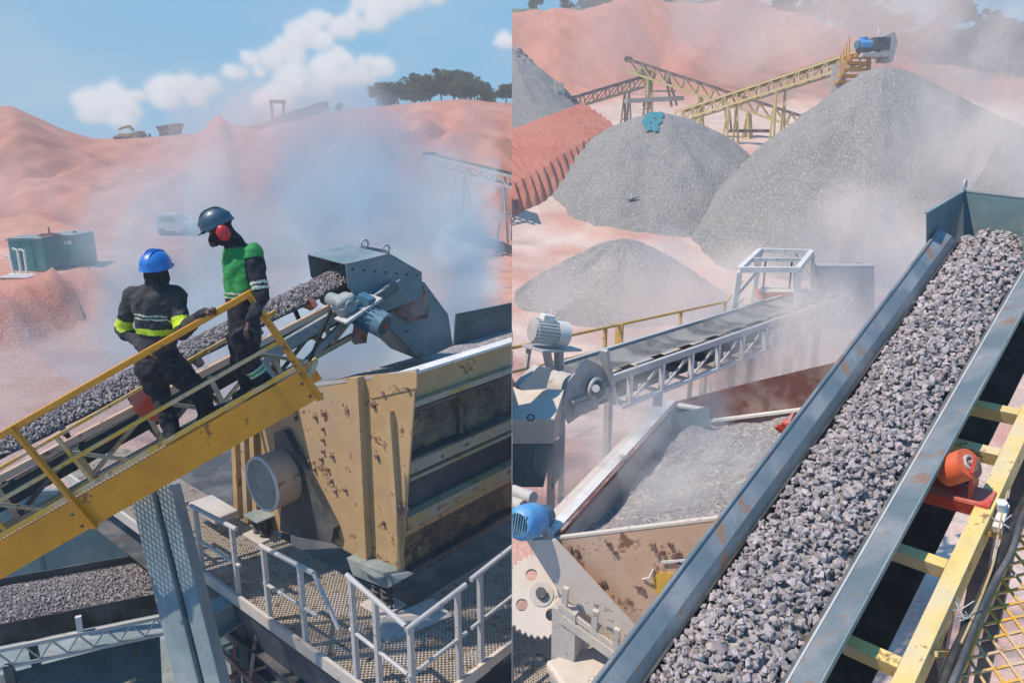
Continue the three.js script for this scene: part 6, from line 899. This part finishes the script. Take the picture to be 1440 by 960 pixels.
{ // worker in a green vest, head bent, in profile
  const J = { head: at(309, 319, 6.12), neck: at(328, 340, 6.2), chest: at(338, 378, 6.26), waist: at(341, 432, 6.34), pelvis: at(344, 462, 6.38), shN: at(356, 358, 6.16), shF: at(330, 356, 6.4), elN: at(367, 416, 6.14), wrN: at(352, 450, 6.06), elF: at(326, 412, 6.5), wrF: at(330, 455, 6.45), hipN: at(348, 474, 6.3), hipF: at(341, 474, 6.46) };
  const fN_ = onFloor(372, 0.16), fF_ = onFloor(352, 0.36); J.anN = add(fN_, UP, 0.1); J.anF = add(fF_, UP, 0.1); const fw = V(-0.93, 0, 0.2).normalize(), toe1 = V(-0.9, -0.35, -0.1).normalize(); J.knN = add(mix3(J.hipN, J.anN, 0.5), fw, 0.07); J.knF = add(mix3(J.hipF, J.anF, 0.5), fw, 0.05);
  const t = thing('person', 'worker in dark hard hat and green vest, head bent down to the left', 'person', mix3(fN_, fF_, 0.5), 'workers on the walkway'), hu2 = V(-0.42, 0.9, 0.05).normalize(), hf = V(-0.86, -0.46, 0.22).normalize(), hs = hu2.clone().cross(hf).normalize();
  const bones = [[add(J.head, hu2, 0.03), add(J.head, hu2, -0.05, hf, 0.02), 0.094, 0.08], [add(J.head, hf, 0.07, hu2, -0.06), add(J.head, hf, 0.05, hu2, -0.1), 0.045, 0.04], [J.head, J.neck, 0.07, 0.066], [J.neck, J.chest, 0.072, 0.1], [J.shN, J.shF, 0.076, 0.076], [mix3(J.chest, J.shN, 0.5), mix3(J.waist, J.hipN, 0.4), 0.112, 0.102], [mix3(J.chest, J.shF, 0.5), mix3(J.waist, J.hipF, 0.4), 0.112, 0.102], [J.chest, J.waist, 0.13, 0.122], [J.waist, J.pelvis, 0.124, 0.135], [J.hipN, J.hipF, 0.11, 0.11],
    [J.shN, J.elN, 0.072, 0.055], [J.elN, J.wrN, 0.055, 0.036], [J.shF, J.elF, 0.072, 0.055], [J.elF, J.wrF, 0.055, 0.036], [J.hipN, J.knN, 0.108, 0.075], [J.knN, J.anN, 0.075, 0.06], [J.hipF, J.knF, 0.108, 0.075], [J.knF, J.anF, 0.075, 0.06], [J.anN, add(fN_, UP, 0.045), 0.058, 0.046], [add(fN_, UP, 0.06, toe1, -0.05), add(fN_, UP, 0.05, toe1, 0.15), 0.045, 0.038], [J.anF, add(fF_, UP, 0.045), 0.058, 0.046], [add(fF_, UP, 0.06, toe1, -0.05), add(fF_, UP, 0.05, toe1, 0.15), 0.045, 0.038]];
  const body = meshBones(bones, 0.015, 0.0125, 0.032), hd = meshBones([[add(J.head, hu2, -0.01, hf, 0.085), add(J.head, hu2, -0.045, hf, 0.112), 0.014, 0.019], [add(J.head, hu2, 0.02, hf, 0.08, hs, 0.035), add(J.head, hu2, 0.02, hf, 0.08, hs, -0.035), 0.016, 0.016]], 0.006, 0.005);
  const hN = meshBones(handBones(J.wrN, unit(J.wrN, at(344, 466, 6.04)), wW.clone().negate(), V(0.5, -0.8, 0).normalize(), 1), 0.004, 0.0045), hF = meshBones(handBones(J.wrF, V(-0.3, -0.95, 0).normalize(), V(0.9, -0.2, 0.1).normalize(), V(-0.4, -0.5, 0.7).normalize(), 1, 0.5), 0.004, 0.0045);
  part('body', [body, hd, hN, hF], MF.skin, t);
  const inArm = (p, m) => Math.min(segD(p, J.shN, J.elN)[0], segD(p, J.elN, J.wrN)[0], segD(p, J.shF, J.elF)[0], segD(p, J.elF, J.wrF)[0]) < m, ax = unit(J.waist, J.neck), h = (p) => p.clone().sub(J.waist).dot(ax), top = h(J.neck), isHead = (p) => segD(p, J.head, J.neck)[0] < 0.15 && h(p) > top - 0.045;
  const faceP = (p) => p.clone().sub(J.head).dot(hf) > 0.035 && p.clone().sub(J.head).dot(hu2) > -0.03;
  part('hood', shell(body, (p) => isHead(p) && !faceP(p), 0.006), MF.hood, t, { label: 'dark navy cloth hood and scarf' });
  const yW = J.pelvis.y + 0.08; part('jacket', shell(body, (p) => !isHead(p) && (p.y > yW || inArm(p, 0.1)) && p.y > J.waist.y - 0.35, 0.005), MF.navy, t, { label: 'navy coverall top' }); part('trousers', shell(body, (p) => p.y <= yW + 0.01 && !inArm(p, 0.075) && segD(p, fN_, add(fN_, toe1, 0.15))[0] > 0.09 && segD(p, fF_, add(fF_, toe1, 0.15))[0] > 0.09, 0.005), MF.navy, t, { label: 'navy trousers' });
  part('boot', shell(body, (p) => segD(p, fN_, add(fN_, toe1, 0.15))[0] < 0.095, 0.006), MF.boot, t); part('boot', shell(body, (p) => segD(p, fF_, add(fF_, toe1, 0.15))[0] < 0.095, 0.006), MF.boot, t);
  const armOnly = (p) => { const [d, k] = segD(p, J.shN, J.elN); return d < 0.088 && k > 0.1; }; const vest = (a, b) => (p) => !isHead(p) && h(p) > a && h(p) < b && !armOnly(p) && segD(p, J.shF, J.elF)[0] > 0.07;
  part('vest', shell(body, vest(0.15, 9), 0.011), MF.green, t, { label: 'green vest' }); part('vest_band', shell(body, vest(0.1, 0.118), 0.013), MF.silver, t); part('vest_band', shell(body, vest(0.118, 0.136), 0.012), MF.green, t); part('vest_band', shell(body, vest(0.136, 0.154), 0.014), MF.silver, t);
  const band = (a, b, t0, t1, m = 0.1) => shell(body, (p) => { const [d, k] = segD(p, a, b); return d < m && k > t0 && k < t1; }, 0.011); part('arm_band', band(J.shN, J.elN, 0.66, 0.73), MF.silver, t); part('arm_band', band(J.shN, J.elN, 0.78, 0.85), MF.silver, t); part('leg_band', band(J.knN, J.anN, 0.35, 0.43, 0.12), MF.silver, t); part('leg_band', band(J.knN, J.anN, 0.43, 0.52, 0.12), MF.green, t); part('leg_band', band(J.knN, J.anN, 0.52, 0.6, 0.12), MF.silver, t);
  hardHat(t, add(J.head, hu2, 0.04, hf, 0.01), hu2, hf, MF.hatTeal, 'dark teal hard hat');
  const ec = add(J.head, hs, (hs.z > 0 ? 1 : -1) * 0.108, hu2, -0.055, hf, -0.015), es = hs.clone().multiplyScalar(hs.z > 0 ? 1 : -1); const cup = part('ear_muff', new THREE.SphereGeometry(0.066, 18, 12).scale(0.85, 1.05, 0.6).applyMatrix4(frameM(hf, hu2, hf.clone().cross(hu2), ec)), new THREE.MeshPhysicalMaterial({ color: new THREE.Color().setRGB(0.5, 0.02, 0.03), roughness: 0.4 }), t, { label: 'red ear muff' }); part('cushion', new THREE.TorusGeometry(0.04, 0.013, 8, 20).applyMatrix4(frameM(hf, hu2, hf.clone().cross(hu2), add(ec, es, -0.014))), MF.boot, cup);
  const mk = part('respirator', new THREE.SphereGeometry(0.052, 16, 12).scale(0.85, 0.95, 1).applyMatrix4(frameM(hs, hu2, hs.clone().cross(hu2), add(J.head, hf, 0.095, hu2, -0.075))), MF.hood, t, { label: 'dark dust mask' }); for (const q of [-1, 1]) { part('filter', tube(add(J.head, hf, 0.1, hu2, -0.085, hs, q * 0.035), add(J.head, hf, 0.115, hu2, -0.095, hs, q * 0.07), 0.026, 14), MF.boot, mk); part('eye', new THREE.SphereGeometry(0.011, 8, 8).translate(...add(J.head, hf, 0.092, hu2, 0.0, hs, q * 0.03).toArray()), MF.eye, t); }
}

// ================================================================ DUST: soft drifting puffs, each a small shallow bowl that lets light through
{
  const S = 128, a = new Uint8Array(S * S * 4); for (let j = 0; j < S; j++) for (let i = 0; i < S; i++) { const x = i / S * 2 - 1, y = j / S * 2 - 1, r = Math.sqrt(x * x + y * y), v = sstep(1, 0.3, r + (fbm(x * 3 + 5, y * 3 + 5, 71, 4) - 0.5) * 0.5 * r) * (0.82 + 0.5 * (fbm(x * 4 + 9, y * 4, 73, 4) - 0.2)), k = (j * S + i) * 4; a[k] = a[k + 1] = a[k + 2] = Math.round(255 * clamp(v) * (r < 0.98 ? 1 : 0)); a[k + 3] = 255; }
  const alpha = new THREE.DataTexture(a, S, S, THREE.RGBAFormat); alpha.magFilter = alpha.minFilter = THREE.LinearFilter; alpha.needsUpdate = true;
  const pos = [], uv = [], idx = [], R = 4, N = 14; pos.push(0, 0, 0.16); uv.push(0.5, 0.5); for (let r = 1; r <= R; r++) for (let i = 0; i < N; i++) { const q = i / N * 6.2832, t = r / R; pos.push(Math.cos(q) * t, Math.sin(q) * t, 0.16 * (1 - t * t)); uv.push(0.5 + 0.5 * Math.cos(q) * t, 0.5 + 0.5 * Math.sin(q) * t); }
  for (let i = 0; i < N; i++) idx.push(0, 1 + i, 1 + (i + 1) % N); for (let r = 0; r < R - 1; r++) for (let i = 0; i < N; i++) { const A = 1 + r * N + i, B = 1 + r * N + (i + 1) % N; idx.push(A, A + N, B, B, A + N, B + N); }
  const g = new THREE.BufferGeometry(); g.setAttribute('position', new THREE.Float32BufferAttribute(pos, 3)); g.setAttribute('uv', new THREE.Float32BufferAttribute(uv, 2)); g.setIndex(idx); g.computeVertexNormals();
  const puffMat = (r, gg, b, o) => new THREE.MeshPhysicalMaterial({ color: new THREE.Color().setRGB(r, gg, b), roughness: 1, specularIntensity: 0, transmission: 0.5, thickness: 0, transparent: true, opacity: o, alphaMap: alpha, side: THREE.DoubleSide, depthWrite: false });
  // blobs: [px, py, depth, radius across (m), radius in depth, number, puff size]
  function plume(label, m, side, blobs) {
    const ms = []; const e = new THREE.Euler(), q = new THREE.Quaternion();
    for (const [px, py, d, rx, ry, rz, n, s] of blobs) { const c = at(px, py, d); let tries = 0; for (let i = 0; i < n && tries < n * 5; tries++) { const u = V(rr(-1, 1), rr(-1, 1), rr(-1, 1)); if (u.lengthSq() > 1) continue; const p = V(c.x + u.x * rx, c.y + u.y * ry, c.z + u.z * rz), z = s * rr(0.7, 1.4); if (p.x * side < z * 0.98) { if (p.x * side < 0.1) { continue; } } const zz = Math.min(z, Math.abs(p.x) * 0.95); if (zz < s * 0.25) continue; i++; q.setFromEuler(e.set(rr(-0.7, 0.7), rr(-0.8, 0.8), rr(0, 6.28))); ms.push(new THREE.Matrix4().compose(p, q.clone(), V(zz, zz, zz))); } }
    const im = new THREE.InstancedMesh(g, m, ms.length); ms.forEach((x, i) => im.setMatrixAt(i, x)); im.name = numbered('dust'); im.userData = { kind: 'stuff', label, category: 'dust' }; im.castShadow = true; im.receiveShadow = true; scene.add(im);
  }
  const blue = puffMat(0.64, 0.79, 0.84, 0.295), pale = puffMat(0.96, 0.87, 0.8, 0.29), grey = puffMat(0.88, 0.84, 0.81, 0.25);
  plume('blue grey dust drifting behind the hood on the left', blue, -1, [[470, 310, 27, 6.2, 2.8, 7, 12, 3.4], [590, 350, 19, 4.0, 2.6, 5, 11, 2.6], [350, 320, 36, 7, 2.4, 8, 5, 3.8], [560, 470, 13, 2.4, 0.9, 2, 10, 1.1], [470, 505, 12, 1.8, 0.6, 1.5, 8, 0.9], [250, 470, 26, 6, 2.0, 5, 9, 2.8], [690, 345, 17, 0.9, 2.6, 3, 22, 0.8], [670, 430, 14, 1.0, 1.0, 2, 14, 0.65], [650, 290, 26, 2.5, 2.4, 4, 5, 1.9]]);
  plume('pinkish dust hanging before the red hills on the left', puffMat(0.95, 0.8, 0.75, 0.24), -1, [[330, 240, 62, 12, 3.0, 12, 6, 7], [520, 230, 66, 14, 2.4, 12, 6, 6.5], [670, 255, 52, 4, 4, 10, 6, 3.6], [80, 290, 80, 18, 4, 12, 9, 8]]);
  plume('pale dust blowing off the largest pile on the right', pale, 1, [[1400, 200, 46, 6, 6.5, 8, 15, 3.8], [1350, 110, 66, 8, 5, 8, 8, 4.6], [1420, 330, 30, 5, 4, 6, 9, 2.9], [1260, 50, 122, 32, 9, 12, 15, 14], [900, 60, 118, 30, 8, 10, 7, 13]]);
  plume('pale dust rising round the dusty conveyor on the right', pale, 1, [[1140, 470, 13.5, 2.2, 1.1, 2, 20, 1.05], [1000, 505, 13, 2.2, 0.7, 2.5, 9, 0.95], [1240, 420, 18, 2.4, 2.0, 4, 12, 1.5], [860, 430, 30, 7, 1.6, 6, 8, 2.6], [1080, 390, 30, 6, 2.5, 6, 8, 2.6]]);
  plume('grey dust hanging in the screen hopper on the right', grey, 1, [[950, 640, 7.6, 0.9, 0.45, 1.2, 15, 0.48], [880, 590, 9, 0.6, 0.5, 0.8, 8, 0.42], [800, 640, 9, 0.5, 0.4, 0.6, 7, 0.38]]);
}

renderer.render(scene, camera);
